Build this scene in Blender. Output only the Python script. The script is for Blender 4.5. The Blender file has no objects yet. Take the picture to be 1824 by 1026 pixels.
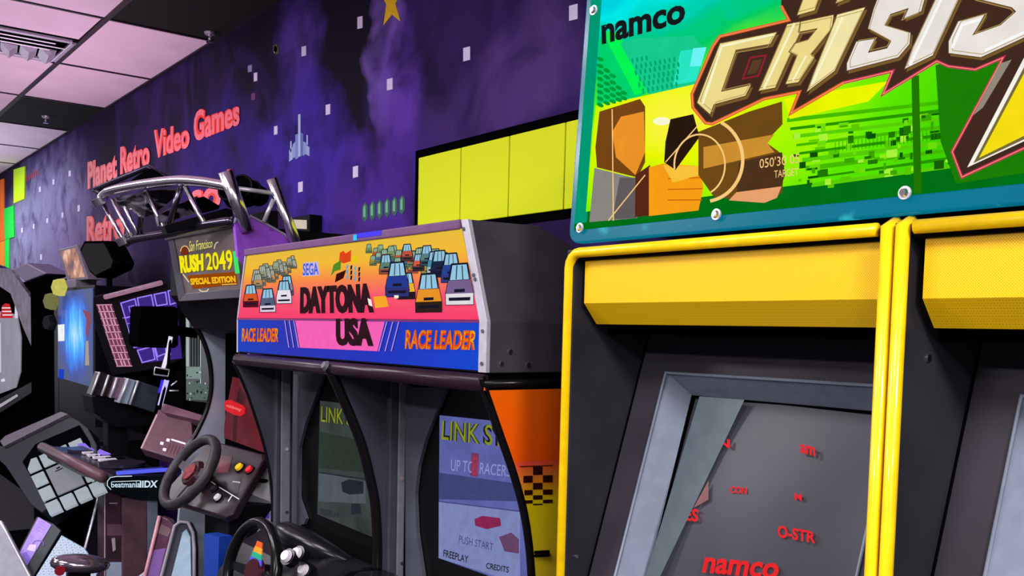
import bpy, bmesh, math, random
from mathutils import Vector, Matrix
random.seed(7)
scene = bpy.context.scene
col = scene.collection

# ------------------------------------------------------------------ camera
# The picture was calibrated from its vanishing points (wall direction and
# ceiling seams).  World: wall plane Y=0, room towards -Y, X along the wall.
FPX, CX, CY = 1700.0, 912.0, 700.0
CAM = Vector((0.0, -2.2, 1.6))
_a = Vector((-400 - CX, 560 - CY, FPX)).normalized()
_yb = 643.0
_xb = CX + (FPX * FPX + (_yb - CY) * (560 - CY)) / (CX + 400)
_b = Vector((_xb - CX, _yb - CY, FPX)).normalized()
_X, _Y = -_a, _b
_Z = _X.cross(_Y)
AX = [Vector((_X[i], _Y[i], _Z[i])) for i in range(3)]      # camera right / down / forward in world
cam_data = bpy.data.cameras.new('camera')
cam = bpy.data.objects.new('camera', cam_data)
col.objects.link(cam)
cam_data.sensor_fit = 'HORIZONTAL'
cam_data.sensor_width = 36.0
cam_data.lens = FPX / 1824 * 36
cam_data.shift_y = (CY - 513) / 1824
cam_data.clip_start = 0.02
_r, _u, _k = AX[0], -AX[1], -AX[2]
cam.matrix_world = Matrix(((_r.x, _u.x, _k.x, CAM.x), (_r.y, _u.y, _k.y, CAM.y),
                           (_r.z, _u.z, _k.z, CAM.z), (0, 0, 0, 1)))
scene.camera = cam

# ------------------------------------------------------------------ world, lights, exposure
scene.view_settings.view_transform = 'Standard'
scene.view_settings.look = 'None'
scene.view_settings.gamma = 1.0
scene.view_settings.use_curve_mapping = False
scene.view_settings.exposure = 0.0
world = bpy.data.worlds.new('world')
scene.world = world
world.use_nodes = True
bg = world.node_tree.nodes['Background']
bg.inputs[0].default_value = (0.80, 0.66, 0.86, 1)
bg.inputs[1].default_value = 0.30

def area_light(name, loc, size, size_y, watts, color, target=None):
    d = bpy.data.lights.new(name, 'AREA')
    d.shape = 'RECTANGLE'; d.size = size; d.size_y = size_y
    d.energy = watts; d.color = color
    o = bpy.data.objects.new(name, d); col.objects.link(o)
    o.location = loc
    if target is not None:
        o.rotation_euler = (Vector(target) - Vector(loc)).to_track_quat('-Z', 'Y').to_euler()
    return o
# unseen hall ceiling lights; right and farthest ones added to brighten panels and wall
for i, (x, y, w) in enumerate([(-0.6, -2.9, 50), (-3.2, -2.9, 78), (-5.6, -2.9, 48), (-8.2, -2.6, 34), (-12.0, -1.4, 75), (-1.2, -5.6, 185), (-5.0, -4.2, 130), (2.2, -2.4, 270), (3.2, -4.2, 190)]):
    area_light('unseen_ceiling_light', (x, y, 3.30), 1.2, 0.6, w, (1.0, 0.93, 1.0))
for x, y, w, c_ in ((-7.0, -0.75, 19, (1.0, 0.80, 0.94)), (-4.6, -1.6, 12, (1.0, 0.80, 0.94)), (-11.0, -1.0, 24, (0.88, 0.95, 1.0))):                        # pink led wash shining up; the cool far-left one is added to brighten tiles
    area_light('ceiling_wash_light', (x, y, 2.25), 3.0, 0.6, w, c_, (x, y, 3.3))
area_light('unseen_far_light', (-15.5, -3.4, 1.7), 3.0, 2.2, 26, (0.84, 0.93, 1.0), (-11, -0.4, 2.3))  # unseen cool light added at the far end for bluish tiles and wall

# ------------------------------------------------------------------ measuring helpers
def ray(px, py):
    return AX[0] * (px - CX) + AX[1] * (py - CY) + AX[2] * FPX
def onX(px, py, X):
    d = ray(px, py); return CAM + d * ((X - CAM.x) / d.x)
def onY(px, py, Y):
    d = ray(px, py); return CAM + d * ((Y - CAM.y) / d.y)
def onZ(px, py, Z):
    d = ray(px, py); return CAM + d * ((Z - CAM.z) / d.z)
class Plane:
    """a real plane in the room, point + unit normal towards the viewer's side"""
    def __init__(s, p, n):
        s.p = Vector(p); s.n = Vector(n).normalized()
    def at(s, px, py, lift=0.0):
        d = ray(px, py); q = s.p + s.n * lift
        return CAM + d * ((q - CAM).dot(s.n) / d.dot(s.n))
    def off(s, k):
        return Plane(s.p + s.n * k, s.n)
def zz(x0, y0, x1, w):
    s = (x1 - x0) / w
    return lambda x, y: (x0 + x * s, y0 + y * s)

# ------------------------------------------------------------------ materials
def lin(c):
    c = c / 255.0
    return c / 12.92 if c <= 0.04045 else ((c + 0.055) / 1.055) ** 2.4
def rgb(r, g, b):
    return (lin(r), lin(g), lin(b), 1.0)
MATS = {}
def mat(name, c, rough=0.5, metal=0.0, emit=0.0, noise=0.0, nscale=30.0, spec=0.22, coat=0.0, bump=0.0):
    if name in MATS: return MATS[name]
    m = bpy.data.materials.new(name); m.use_nodes = True
    nt = m.node_tree; p = nt.nodes['Principled BSDF']
    p.inputs['Roughness'].default_value = rough
    p.inputs['Metallic'].default_value = metal
    p.inputs['Specular IOR Level'].default_value = spec
    if coat:
        p.inputs['Coat Weight'].default_value = coat; p.inputs['Coat Roughness'].default_value = 0.08
    base = rgb(*c)
    # every surface carries a little procedural unevenness
    tc = nt.nodes.new('ShaderNodeTexCoord'); nz = nt.nodes.new('ShaderNodeTexNoise')
    nz.inputs['Scale'].default_value = nscale; nz.inputs['Detail'].default_value = 5
    nt.links.new(tc.outputs['Object'], nz.inputs['Vector'])
    k = noise if noise else 0.10
    ramp = nt.nodes.new('ShaderNodeValToRGB')
    ramp.color_ramp.elements[0].position = 0.3; ramp.color_ramp.elements[1].position = 0.7
    ramp.color_ramp.elements[0].color = tuple(v * (1 - k) for v in base[:3]) + (1,)
    ramp.color_ramp.elements[1].color = tuple(min(1, v * (1 + k)) for v in base[:3]) + (1,)
    nt.links.new(nz.outputs['Fac'], ramp.inputs['Fac'])
    if emit:
        dim = nt.nodes.new('ShaderNodeMix'); dim.data_type = 'RGBA'; dim.blend_type = 'MULTIPLY'
        dim.inputs[0].default_value = 1.0; dim.inputs[7].default_value = (0.03, 0.03, 0.03, 1)
        nt.links.new(ramp.outputs['Color'], dim.inputs[6])
        nt.links.new(dim.outputs[2], p.inputs['Base Color'])
        nt.links.new(ramp.outputs['Color'], p.inputs['Emission Color'])
        p.inputs['Emission Strength'].default_value = emit
    else:
        nt.links.new(ramp.outputs['Color'], p.inputs['Base Color'])
    if bump:
        b = nt.nodes.new('ShaderNodeBump'); b.inputs['Strength'].default_value = bump; b.inputs['Distance'].default_value = 0.003
        nt.links.new(nz.outputs['Fac'], b.inputs['Height']); nt.links.new(b.outputs['Normal'], p.inputs['Normal'])
    MATS[name] = m
    return m
def glow(r, g, b, k=0.92):
    """backlit print / lit screen of one colour"""
    return mat('backlit_%d_%d_%d' % (r, g, b), (r, g, b), rough=0.3, emit=k, noise=0.05, spec=0.0)
def ink(r, g, b):
    return mat('paint_%d_%d_%d' % (r, g, b), (r, g, b), rough=0.5, noise=0.06)

def nodes_mat(name, rough=0.5, emit=0.0, spec=0.5):
    m = bpy.data.materials.new(name); m.use_nodes = True
    nt = m.node_tree; p = nt.nodes['Principled BSDF']
    p.inputs['Roughness'].default_value = rough; p.inputs['Specular IOR Level'].default_value = spec
    MATS[name] = m
    return m, nt, p
def nd(nt, t, **kw):
    n = nt.nodes.new(t)
    for k, v in kw.items(): setattr(n, k, v)
    return n
def mixc(nt, a, b, fac, blend='MIX'):
    n = nd(nt, 'ShaderNodeMix', data_type='RGBA', blend_type=blend)
    for sock, v in ((0, fac), (6, a), (7, b)):
        if hasattr(v, 'default_value') or hasattr(v, 'links'): nt.links.new(v, n.inputs[sock])
        else: n.inputs[sock].default_value = v
    return n.outputs[2]
def mth(nt, op, a, b=0.0, clamp=False):
    n = nd(nt, 'ShaderNodeMath', operation=op); n.use_clamp = clamp
    for i, v in enumerate((a, b)):
        if hasattr(v, 'links'): nt.links.new(v, n.inputs[i])
        else: n.inputs[i].default_value = v
    return n.outputs[0]

BLACK = mat('black_plastic', (15, 14, 18), 0.42, noise=0.25, nscale=18, spec=0.04)
DEEP = mat('deep_black', (5, 5, 7), 0.8, spec=0.0)
CHAR = mat('charcoal_laminate', (46, 46, 53), 0.45, noise=0.22, nscale=9, bump=0.1)
GREY = mat('grey_moulding', (86, 90, 99), 0.38, noise=0.12)
SLATE = mat('slate_blue_panel', (104, 116, 130), 0.35, noise=0.15, nscale=8)
STEEL = mat('brushed_steel', (214, 212, 220), 0.34, metal=0.45)
CHROME = mat('chrome', (235, 230, 236), 0.20, metal=1.0)
YEL = mat('yellow_trim', (252, 206, 8), 0.32, coat=0.3)
BROWN = mat('brown_metallic', (84, 60, 68), 0.38, noise=0.12)

# ------------------------------------------------------------------ mesh helpers
ROOTLOC = {}
def link(name, me, m, parent=None, smooth=False, bevel=0.0, label=None, kind=None):
    o = bpy.data.objects.new(name, me); col.objects.link(o)
    for x in (m if isinstance(m, (list, tuple)) else [m]): me.materials.append(x)
    if parent is not None:
        o.parent = parent
        if parent.type == 'EMPTY': o.matrix_parent_inverse = Matrix.Translation(-parent.location)
    if smooth:
        for p in me.polygons: p.use_smooth = True
    if bevel:
        md = o.modifiers.new('edge', 'BEVEL'); md.width = bevel; md.segments = 2
        md.limit_method = 'ANGLE'; md.angle_limit = math.radians(35)
    if label: o['label'] = label
    if kind: o['kind'] = kind
    return o
def mesh(verts, faces, fix=True):
    me = bpy.data.meshes.new('mesh')
    me.from_pydata([tuple(v) for v in verts], [], [tuple(f) for f in faces])
    if fix:
        bm = bmesh.new(); bm.from_mesh(me); bmesh.ops.recalc_face_normals(bm, faces=bm.faces); bm.to_mesh(me); bm.free()
    me.update()
    return me
def thing(name, label, cat, loc, group=None):
    o = bpy.data.objects.new(name, None); col.objects.link(o)
    o.location = loc; o.empty_display_size = 0.1
    o['label'] = label; o['category'] = cat
    if group: o['group'] = group
    return o
def tag(o, label, cat, group=None):
    o['label'] = label; o['category'] = cat
    if group: o['group'] = group
    return o
def prism_data(pts, vec):
    vec = Vector(vec); n = len(pts)
    v = [Vector(p) for p in pts] + [Vector(p) + vec for p in pts]
    f = [list(range(n)), list(range(2 * n - 1, n - 1, -1))]
    for i in range(n):
        j = (i + 1) % n; f.append([i, j, n + j, n + i])
    return v, f
def prism(name, pts, vec, m, parent=None, bevel=0.0, **kw):
    return link(name, mesh(*prism_data(pts, vec)), m, parent, bevel=bevel, **kw)
def box_data(lo, hi):
    (x0, y0, z0), (x1, y1, z1) = lo, hi
    return prism_data([(x0, y0, z0), (x1, y0, z0), (x1, y1, z0), (x0, y1, z0)], (0, 0, z1 - z0))
def box(name, lo, hi, m, parent=None, bevel=0.004, **kw):
    return link(name, mesh(*box_data(lo, hi)), m, parent, bevel=bevel, **kw)
def join(parts):
    V, F = [], []
    for v, f in parts:
        k = len(V); V += list(v); F += [[i + k for i in q] for q in f]
    return V, F
def frame_of(d):
    d = d.normalized(); h = Vector((0, 0, 1)) if abs(d.z) < 0.9 else Vector((1, 0, 0))
    a = d.cross(h).normalized(); return a, d.cross(a).normalized()
def tube_data(pts, r, seg=12, closed=False):
    pts = [Vector(p) for p in pts]; n = len(pts); V, F = [], []
    a = None
    for i, p in enumerate(pts):
        if closed: d = (pts[(i + 1) % n] - pts[i - 1])
        else: d = pts[min(i + 1, n - 1)] - pts[max(i - 1, 0)]
        d.normalize()
        if a is None: a, b = frame_of(d)
        else:
            a = (a - d * a.dot(d)).normalized(); b = d.cross(a)
        rr = r[i] if isinstance(r, (list, tuple)) else r
        for k in range(seg):
            t = 2 * math.pi * k / seg
            V.append(p + a * (math.cos(t) * rr) + b * (math.sin(t) * rr))
    m = n if closed else n - 1
    for i in range(m):
        for k in range(seg):
            j = (i + 1) % n
            F.append([i * seg + k, i * seg + (k + 1) % seg, j * seg + (k + 1) % seg, j * seg + k])
    if not closed:
        F.append(list(range(seg))[::-1]); F.append(list(range((n - 1) * seg, n * seg)))
    return V, F
def tube(name, pts, r, m, parent=None, seg=12, closed=False, **kw):
    return link(name, mesh(*tube_data(pts, r, seg, closed)), m, parent, smooth=True, **kw)
def ring_pts(c, n, R, seg=32, sq=1.0):
    a, b = frame_of(Vector(n)); c = Vector(c)
    return [c + a * (R * math.cos(2 * math.pi * i / seg)) + b * (R * sq * math.sin(2 * math.pi * i / seg)) for i in range(seg)]
def disc_data(c, n, R, h, seg=20, R2=None):
    n = Vector(n).normalized(); R2 = R if R2 is None else R2
    p = ring_pts(c, n, R, seg); q = ring_pts(Vector(c) + n * h, n, R2, seg)
    V = p + q; F = [list(range(seg))[::-1], list(range(seg, 2 * seg))]
    for i in range(seg):
        j = (i + 1) % seg; F.append([i, j, seg + j, seg + i])
    return V, F
def disc(name, c, n, R, h, m, parent=None, seg=20, R2=None, **kw):
    return link(name, mesh(*disc_data(c, n, R, h, seg, R2)), m, parent, **kw)
def curve_pts(ctrl, n=8):
    """Catmull-Rom through control points"""
    c = [Vector(p) for p in ctrl]; out = []
    for i in range(len(c) - 1):
        p0, p1, p2, p3 = c[max(i - 1, 0)], c[i], c[i + 1], c[min(i + 2, len(c) - 1)]
        for k in range(n):
            t = k / n
            out.append(0.5 * ((2 * p1) + (p2 - p0) * t + (2 * p0 - 5 * p1 + 4 * p2 - p3) * t * t + (3 * p1 - p0 - 3 * p2 + p3) * t ** 3))
    out.append(c[-1]); return out

class Art:
    """flat print on a real plane: polygons in several inks, one mesh"""
    def __init__(s, plane, lift=0.0012):
        s.pl = plane; s.k = 0; s.lift = lift; s.V = []; s.F = []; s.M = []; s.G = []; s.mats = []
    def mi(s, m):
        if m not in s.mats: s.mats.append(m)
        return s.mats.index(m)
    def poly(s, pts, m, layer=None):
        s.k += 1; h = s.lift + (s.k if layer is None else layer) * 0.00001
        b = len(s.V)
        s.V += [s.pl.at(x, y, h) for x, y in pts]; s.F.append(list(range(b, b + len(pts)))); s.M.append(s.mi(m)); s.G.append(s.k)
    def poly3(s, pts, m):
        s.k += 1; h = s.lift + s.k * 0.00001; b = len(s.V)
        s.V += [Vector(p) + s.pl.n * h for p in pts]; s.F.append(list(range(b, b + len(pts)))); s.M.append(s.mi(m)); s.G.append(s.k)
    def line(s, pts, w, m, closed=False):
        s.k += 1; h = s.lift + s.k * 0.00001
        P = [Vector((x, y)) for x, y in pts]; n = len(P); L = []
        for i in range(n):
            if closed: a, c = P[i - 1], P[(i + 1) % n]
            else: a, c = P[max(i - 1, 0)], P[min(i + 1, n - 1)]
            d1 = (P[i] - a); d2 = (c - P[i])
            d1 = d1.normalized() if d1.length > 1e-6 else d2.normalized()
            d2 = d2.normalized() if d2.length > 1e-6 else d1
            t = (d1 + d2); t = t.normalized() if t.length > 1e-3 else d2
            nn = Vector((-t.y, t.x)); cs = max(0.35, nn.dot(Vector((-d2.y, d2.x))))
            L.append((P[i] + nn * (w / 2 / cs), P[i] - nn * (w / 2 / cs)))
        b = len(s.V)
        for u, v in L: s.V += [s.pl.at(u.x, u.y, h), s.pl.at(v.x, v.y, h)]
        for i in range(n if closed else n - 1):
            j = (i + 1) % n
            s.F.append([b + 2 * i, b + 2 * i + 1, b + 2 * j + 1, b + 2 * j]); s.M.append(s.mi(m)); s.G.append(s.k)
    def done(s, name, parent, label=None):
        if 1 < len(set(s.G)) <= 8:            # a few separate patches: one object each
            for g in sorted(set(s.G)):
                fs = [f for f, k in zip(s.F, s.G) if k == g]; mi = [k for k, q in zip(s.M, s.G) if q == g][0]
                ids = sorted({i for f in fs for i in f}); mp_ = {i: n for n, i in enumerate(ids)}
                o = link(name, mesh([s.V[i] for i in ids], [[mp_[i] for i in f] for f in fs], False), s.mats[mi], parent, label=label)
            return o
        me = mesh(s.V, s.F, fix=False)
        o = link(name, me, s.mats, parent, label=label)
        for p, k in zip(me.polygons, s.M): p.material_index = k
        return o

_TXT = {}
def text_data(t, bold=0.0, shear=0.0):
    key = (t, bold, shear)
    if key in _TXT: return _TXT[key]
    cu = bpy.data.curves.new('t', 'FONT'); cu.body = t; cu.offset = bold; cu.shear = shear
    cu.resolution_u = 3; cu.fill_mode = 'FRONT'
    o = bpy.data.objects.new('t', cu); col.objects.link(o)
    dg = bpy.context.evaluated_depsgraph_get(); dg.update()
    me = bpy.data.meshes.new_from_object(o.evaluated_get(dg))
    V = [(v.co.x, v.co.y) for v in me.vertices]; F = [list(p.vertices) for p in me.polygons]
    bpy.data.objects.remove(o); bpy.data.curves.remove(cu); bpy.data.meshes.remove(me)
    x0 = min(v[0] for v in V); x1 = max(v[0] for v in V); y0 = min(v[1] for v in V); y1 = max(v[1] for v in V)
    V = [((x - x0) / (x1 - x0), (y - y0) / (y1 - y0)) for x, y in V]
    _TXT[key] = (V, F); return V, F
def text_on(t, quad, plane, m, parent, bold=0.0, shear=0.0, lift=0.004, name='lettering', label=None, fat=0.0):
    """quad = four measured corners TL, TR, BR, BL on the plane"""
    V, F = text_data(t, bold, shear)
    tl, tr, br, bl = [plane.at(x, y, lift) for x, y in quad]
    pts = []
    if fat:                                   # heavy face: the same glyphs struck three times
        n = len(V); W_ = []; F_ = []
        for i, k in enumerate((-fat, 0.0, fat)):
            W_ += [(u * (1 - 2 * fat) + fat + k, v) for u, v in V]; F_ += [[q + i * n for q in f] for f in F]
        V, F = W_, F_
        nrm = plane.n
    for u, v in V:
        lo = bl.lerp(br, u); hi = tl.lerp(tr, u); pts.append(lo.lerp(hi, v) + plane.n * (0.0004 * (len(pts) // n) if fat else 0.0))
    return link(name, mesh(pts, F, fix=False), m, parent, label=label)

# ================================================================== SETTING
def struct(o):
    o['kind'] = 'structure'; return o
# ---- mural wall: painted night sky with violet clouds
mm, nt, pb = nodes_mat('mural_wall', 0.8, spec=0.12)
tc = nd(nt, 'ShaderNodeTexCoord')
def noise(scale, detail=6, dist=0.0, vec=None, stretch=None):
    n = nd(nt, 'ShaderNodeTexNoise'); n.inputs['Scale'].default_value = scale
    n.inputs['Detail'].default_value = detail; n.inputs['Distortion'].default_value = dist
    src = vec or tc.outputs['Object']
    if stretch:
        mp = nd(nt, 'ShaderNodeMapping'); mp.inputs['Scale'].default_value = stretch
        nt.links.new(src, mp.inputs['Vector']); src = mp.outputs['Vector']
    nt.links.new(src, n.inputs['Vector']); return n.outputs['Fac']
n1 = noise(1.6, 8, 1.4, stretch=(1, 1, 0.7)); n2 = noise(4.0, 9, 0.8); n3 = noise(0.55, 3, 0.3)
def ramp(fac, a, b):
    r = nd(nt, 'ShaderNodeMapRange'); r.clamp = True
    r.inputs['From Min'].default_value = a; r.inputs['From Max'].default_value = b
    nt.links.new(fac, r.inputs['Value']); return r.outputs['Result']
c = mixc(nt, rgb(20, 11, 33), rgb(46, 24, 84), ramp(n3, 0.38, 0.62))
c = mixc(nt, c, rgb(66, 40, 122), mth(nt, 'MULTIPLY', ramp(n1, 0.50, 0.72), 0.6))
# painted cloud banks at their places on the wall (x, z, radius x, radius z, strength, ink)
CLOUDS = [(-4.75, 3.05, .32, .42, .85, (92, 62, 165)), (-4.9, 2.6, .55, .40, .9, (66, 44, 165)), (-4.55, 2.35, .5, .5, .9, (72, 48, 172)),
          (-3.85, 2.95, .12, .45, 1.0, (128, 98, 190)), (-3.72, 2.55, .22, .45, .95, (104, 62, 178)), (-3.9, 2.25, .6, .32, .9, (84, 46, 160)),
          (-3.2, 3.0, .55, .5, .6, (70, 38, 110)), (-2.85, 2.55, .45, .22, .9, (92, 62, 130)), (-3.15, 2.42, .5, .18, .8, (78, 52, 118)),
          (-5.9, 2.5, .9, .6, .7, (52, 32, 132)), (-10.2, 2.5, 1.6, .9, 1., (146, 138, 190)), (-9.9, 1.9, 1.7, .8, 1., (150, 128, 190)),
          (-8.6, 2.0, 1.4, .8, .7, (104, 88, 138)), (-11.5, 2.3, 1.6, 1.1, 1., (128, 128, 166)), (-4.1, 1.75, .6, .5, .6, (80, 46, 140))]  # far-left banks lightened in ink to make up for weak light
for (cxw, czw, rx, rz, st, inkc) in CLOUDS:
    mp = nd(nt, 'ShaderNodeMapping', vector_type='TEXTURE')
    mp.inputs['Location'].default_value = (cxw, 0, czw); mp.inputs['Scale'].default_value = (rx, 1, rz)
    # swirl the lookup so that the bank has ragged edges
    sw = nd(nt, 'ShaderNodeTexNoise'); sw.inputs['Scale'].default_value = 2.6; sw.inputs['Detail'].default_value = 6
    nt.links.new(tc.outputs['Object'], sw.inputs['Vector'])
    va = nd(nt, 'ShaderNodeVectorMath', operation='MULTIPLY_ADD')
    va.inputs[1].default_value = (0.55, 0, 0.55); 
    sb = nd(nt, 'ShaderNodeVectorMath', operation='ADD'); sb.inputs[1].default_value = (-0.275, 0, -0.275)
    nt.links.new(sw.outputs['Color'], va.inputs[0]); nt.links.new(tc.outputs['Object'], va.inputs[2])
    nt.links.new(va.outputs[0], sb.inputs[0]); nt.links.new(sb.outputs[0], mp.inputs['Vector'])
    g = nd(nt, 'ShaderNodeTexGradient', gradient_type='SPHERICAL'); nt.links.new(mp.outputs[0], g.inputs[0])
    f = mth(nt, 'MULTIPLY', ramp(g.outputs['Fac'], 0.0, 0.5), ramp(n2, 0.24, 0.58), True)
    f = mth(nt, 'MULTIPLY', f, st, True)
    c = mixc(nt, c, rgb(*inkc), f)
nt.links.new(c, pb.inputs['Base Color'])
wall = struct(box('wall_back', (-17, 0, 0), (2.2, 0.12, 3.5), mm, bevel=0))
WALL = Plane((0, 0, 0), (0, -1, 0))

# ---- floor (dark carpet, below the frame)
carpet = mat('grey_carpet', (38, 34, 44), 0.95, noise=0.5, nscale=60, bump=0.4)
struct(box('floor', (-17, -9, -0.1), (2.2, 0.0, 0.0), carpet, bevel=0))

# ---- suspended ceiling
CZ = 3.36
ceil_dark = mat('ceiling_void', (10, 8, 10), 0.9)
ceil = struct(box('ceiling', (-17, -9, CZ + 0.012), (2.2, 0, CZ + 0.1), ceil_dark, bevel=0))
tile_m = mat('mauve_ceiling_tile', (226, 196, 218), 0.85, noise=0.06, nscale=3, bump=0.15)
tile_k = mat('black_ceiling_tile', (12, 10, 12), 0.9, noise=0.3)
bar_m = mat('dark_ceiling_grid', (38, 22, 40), 0.5)
TX0, TW, TD = -5.95, 1.225, 0.635
def tile_mesh():
    return mesh(*box_data((0, 0, 0), (TW - 0.03, TD - 0.03, 0.014)))
tm_a, tm_b = tile_mesh(), tile_mesh()
tm_a.materials.append(tile_m); tm_b.materials.append(tile_k)
for row in range(6):
    y1 = -row * TD
    for k in range(-6, 10):
        x1 = TX0 - k * TW                    # tile spans x1-TW .. x1
        if x1 > 2.2: continue
        black = (row == 0 and (k < 0 or k == 2)) or (row == 3 and k % 3 == 0)
        if row == 1 and k == 0:              # tile with the air vent: built in two halves below
            continue
        o = bpy.data.objects.new('ceiling_tile', tm_b if black else tm_a); col.objects.link(o)
        o.location = (x1 - TW + 0.015, y1 - TD + 0.015, CZ - 0.002); o.parent = ceil
bars = []
for row in range(0, 7):
    bars.append(((-17, -row * TD - 0.024, CZ - 0.012), (2.2, -row * TD + 0.006 if row else -0.001, CZ + 0.012)))
for lo, hi in bars: box('grid_bar', lo, hi, bar_m, ceil, bevel=0)
for k in range(-6, 10):
    x = TX0 - k * TW
    if x < 2.2: box('grid_bar', (x - 0.011, -6 * TD, CZ - 0.008), (x + 0.011, -0.03, CZ + 0.012), bar_m, ceil, bevel=0)
# tile with the linear air vent
x1 = TX0
box('ceiling_tile', (TX0 - 0.555, -2 * TD + .015, CZ - .002), (x1 - .015, -TD - .03, CZ + .012), tile_m, ceil, bevel=0)
vent = thing('ceiling_vent', 'silver louvred air vent set into the mauve ceiling, top left', 'vent', (-6.85, -0.95, CZ))
vx0, vx1, vy0, vy1 = -7.15, -6.54, -2 * TD + .02, -TD - .03
vm = mat('vent_aluminium', (196, 186, 204), 0.3, metal=0.5)
box('backing', (vx0, vy0, CZ + 0.004), (vx1, vy1, CZ + 0.012), DEEP, vent, bevel=0)
for k in range(4):                            # dark slots with bright blades between
    xa = vx1 - 0.03 - k * 0.085
    prism('slat', [(xa, vy0, CZ - .02), (xa - .05, vy0, CZ + .004), (xa - .045, vy0, CZ + .008), (xa + .005, vy0, CZ - .015)], (0, vy1 - vy0 - .1 * (k % 2), 0), vm, vent)
for k in range(5):                            # folded deflector wedges
    ya = vy1 - 0.02 - k * 0.11
    prism('deflector', [(vx0 + .06, ya, CZ - .005), (vx0 + .06, ya - .10, CZ - .005), (vx0 + .06, ya - .05, CZ - .05)], (0.24 - .025 * k, -.03, 0), vm, vent)
for lo, hi in (((vx0, vy0, CZ - .02), (vx0 + .05, vy1, CZ)), ((vx1 - .03, vy0, CZ - .02), (vx1, vy1, CZ)), ((vx0, vy1 - .03, CZ - .02), (vx1, vy1, CZ)), ((vx0, vy0, CZ - .02), (vx1, vy0 + .03, CZ))):
    box('frame', lo, hi, vm, vent)
# sprinkler heads
def sprinkler(p, label):
    t = thing('sprinkler_head', label, 'sprinkler', p, 'ceiling sprinklers')
    p = Vector(p)
    disc('escutcheon', p + Vector((0, 0, -.012)), (0, 0, 1), .027, .014, vm, t, R2=.033)
    tube('stem', [p, p + Vector((0, 0, -.05))], .008, CHROME, t)
    disc('deflector', p + Vector((0, 0, -.058)), (0, 0, 1), .022, .005, CHROME, t)
    for s in (-1, 1): tube('arm', [p + Vector((s * .008, 0, -.02)), p + Vector((s * .016, 0, -.038)), p + Vector((0, 0, -.057))], .003, CHROME, t)
sprinkler((-9.1, -.32, CZ - .004), 'chrome sprinkler head on the black ceiling tile above the red lettering')
sprinkler((-5.8, -.09, CZ - .004), 'chrome sprinkler head at the wall edge of the near black ceiling tiles')

# ---- what is painted on / fixed to the wall (parts of the wall)
RED, PINK = ink(255, 50, 20), ink(255, 116, 128)
def mural_text(t, quad, shear=0.0):
    text_on(t, quad, WALL, RED, wall, bold=0.06, fat=.012, lift=0.003, name='mural_lettering', label='red mural lettering')
    text_on(t, quad, WALL, PINK, wall, bold=0.02, fat=.006, lift=0.0045, name='mural_lettering', label='pink letter faces')
mural_text('Planet', [(156, 289), (209, 272), (209, 316), (156, 338)])
mural_text('Retro', [(214, 262), (267, 248), (267, 295), (214, 312)])
mural_text('Video', [(274, 232), (338, 218), (338, 262), (274, 284)])
mural_text('Games', [(345, 198), (427, 174), (427, 222), (345, 254)])
mural_text('Retro', [(154, 386), (222, 372), (222, 428), (154, 436)])
mural_text('so', [(340, 340), (394, 330), (394, 372), (340, 382)])
mural_text('le', [(404, 302), (440, 300), (440, 340), (404, 352)])
WHITE = ink(232, 222, 255)
def quad_at(cx_, cy_, w, h, sl=-0.25):
    return [WALL.at(cx_ + sx * w / 2, cy_ + sy * h / 2 + sx * w / 2 * sl, 0.002) for sx, sy in ((-1, -1), (1, -1), (1, 1), (-1, 1))]
def wall_bit(name, pts, m, **kw):
    return prism(name, pts, (0, 0.004, 0), m, wall, **kw)
for (x, y, w, h) in [(641, 40, 9, 21), (541, 91, 8, 17), (455, 137, 6, 15), (831, 96, 12, 24), (1021, 22, 15, 27), (694, 150, 10, 20), (584, 195, 8, 18), (491, 232, 6, 15),
                     (633, 306, 9, 20), (535, 333, 8, 18), (124, 309, 4, 10), (95, 324, 3, 9), (71, 337, 3, 9), (140, 371, 4, 11), (111, 383, 3, 9), (84, 393, 3, 8), (60, 403, 2, 8), (39, 410, 2, 8), (73, 458, 3, 10), (490, 88, 4, 12)]:
    wall_bit('mural_pixel', quad_at(x, y, w, h), WHITE)
# yellow painted panels (black bordered), and the far bright blocks
LIME = mat('lime_panel_paint', (238, 255, 4), .6, noise=.03, nscale=2)
y0, y1_, z0, z1 = 0, 0, 2.03, 2.33
box('mural_border', (-3.56, -0.006, z0 - 0.03), (-1.9, 0.0, z1 + 0.035), DEEP, wall, bevel=0)
xs = [-3.525, -3.205, -2.885, -2.565, -2.2, -1.92]
for i in range(5):
    box('mural_panel', (xs[i] + .003, -0.014, z0), (xs[i + 1] - .003, -0.006, z1), LIME, wall, bevel=.003)
for pts, m in (([(24, 302), (44, 296), (43, 354), (24, 362)], ink(200, 245, 10)), ([(7, 372), (24, 366), (25, 422), (8, 427)], ink(10, 220, 70)),
               ([(-20, 330), (6, 318), (7, 428), (-20, 436)], ink(255, 120, 20)), ([(-20, 437), (7, 429), (7, 474), (-20, 466)], ink(255, 150, 20)), ([(8, 428), (16, 425), (16, 478), (8, 474)], ink(20, 225, 70))):
    prism('mural_panel', [onY(x, y, -0.012) for x, y in pts], (0, 0.012, 0), m, wall)
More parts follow.
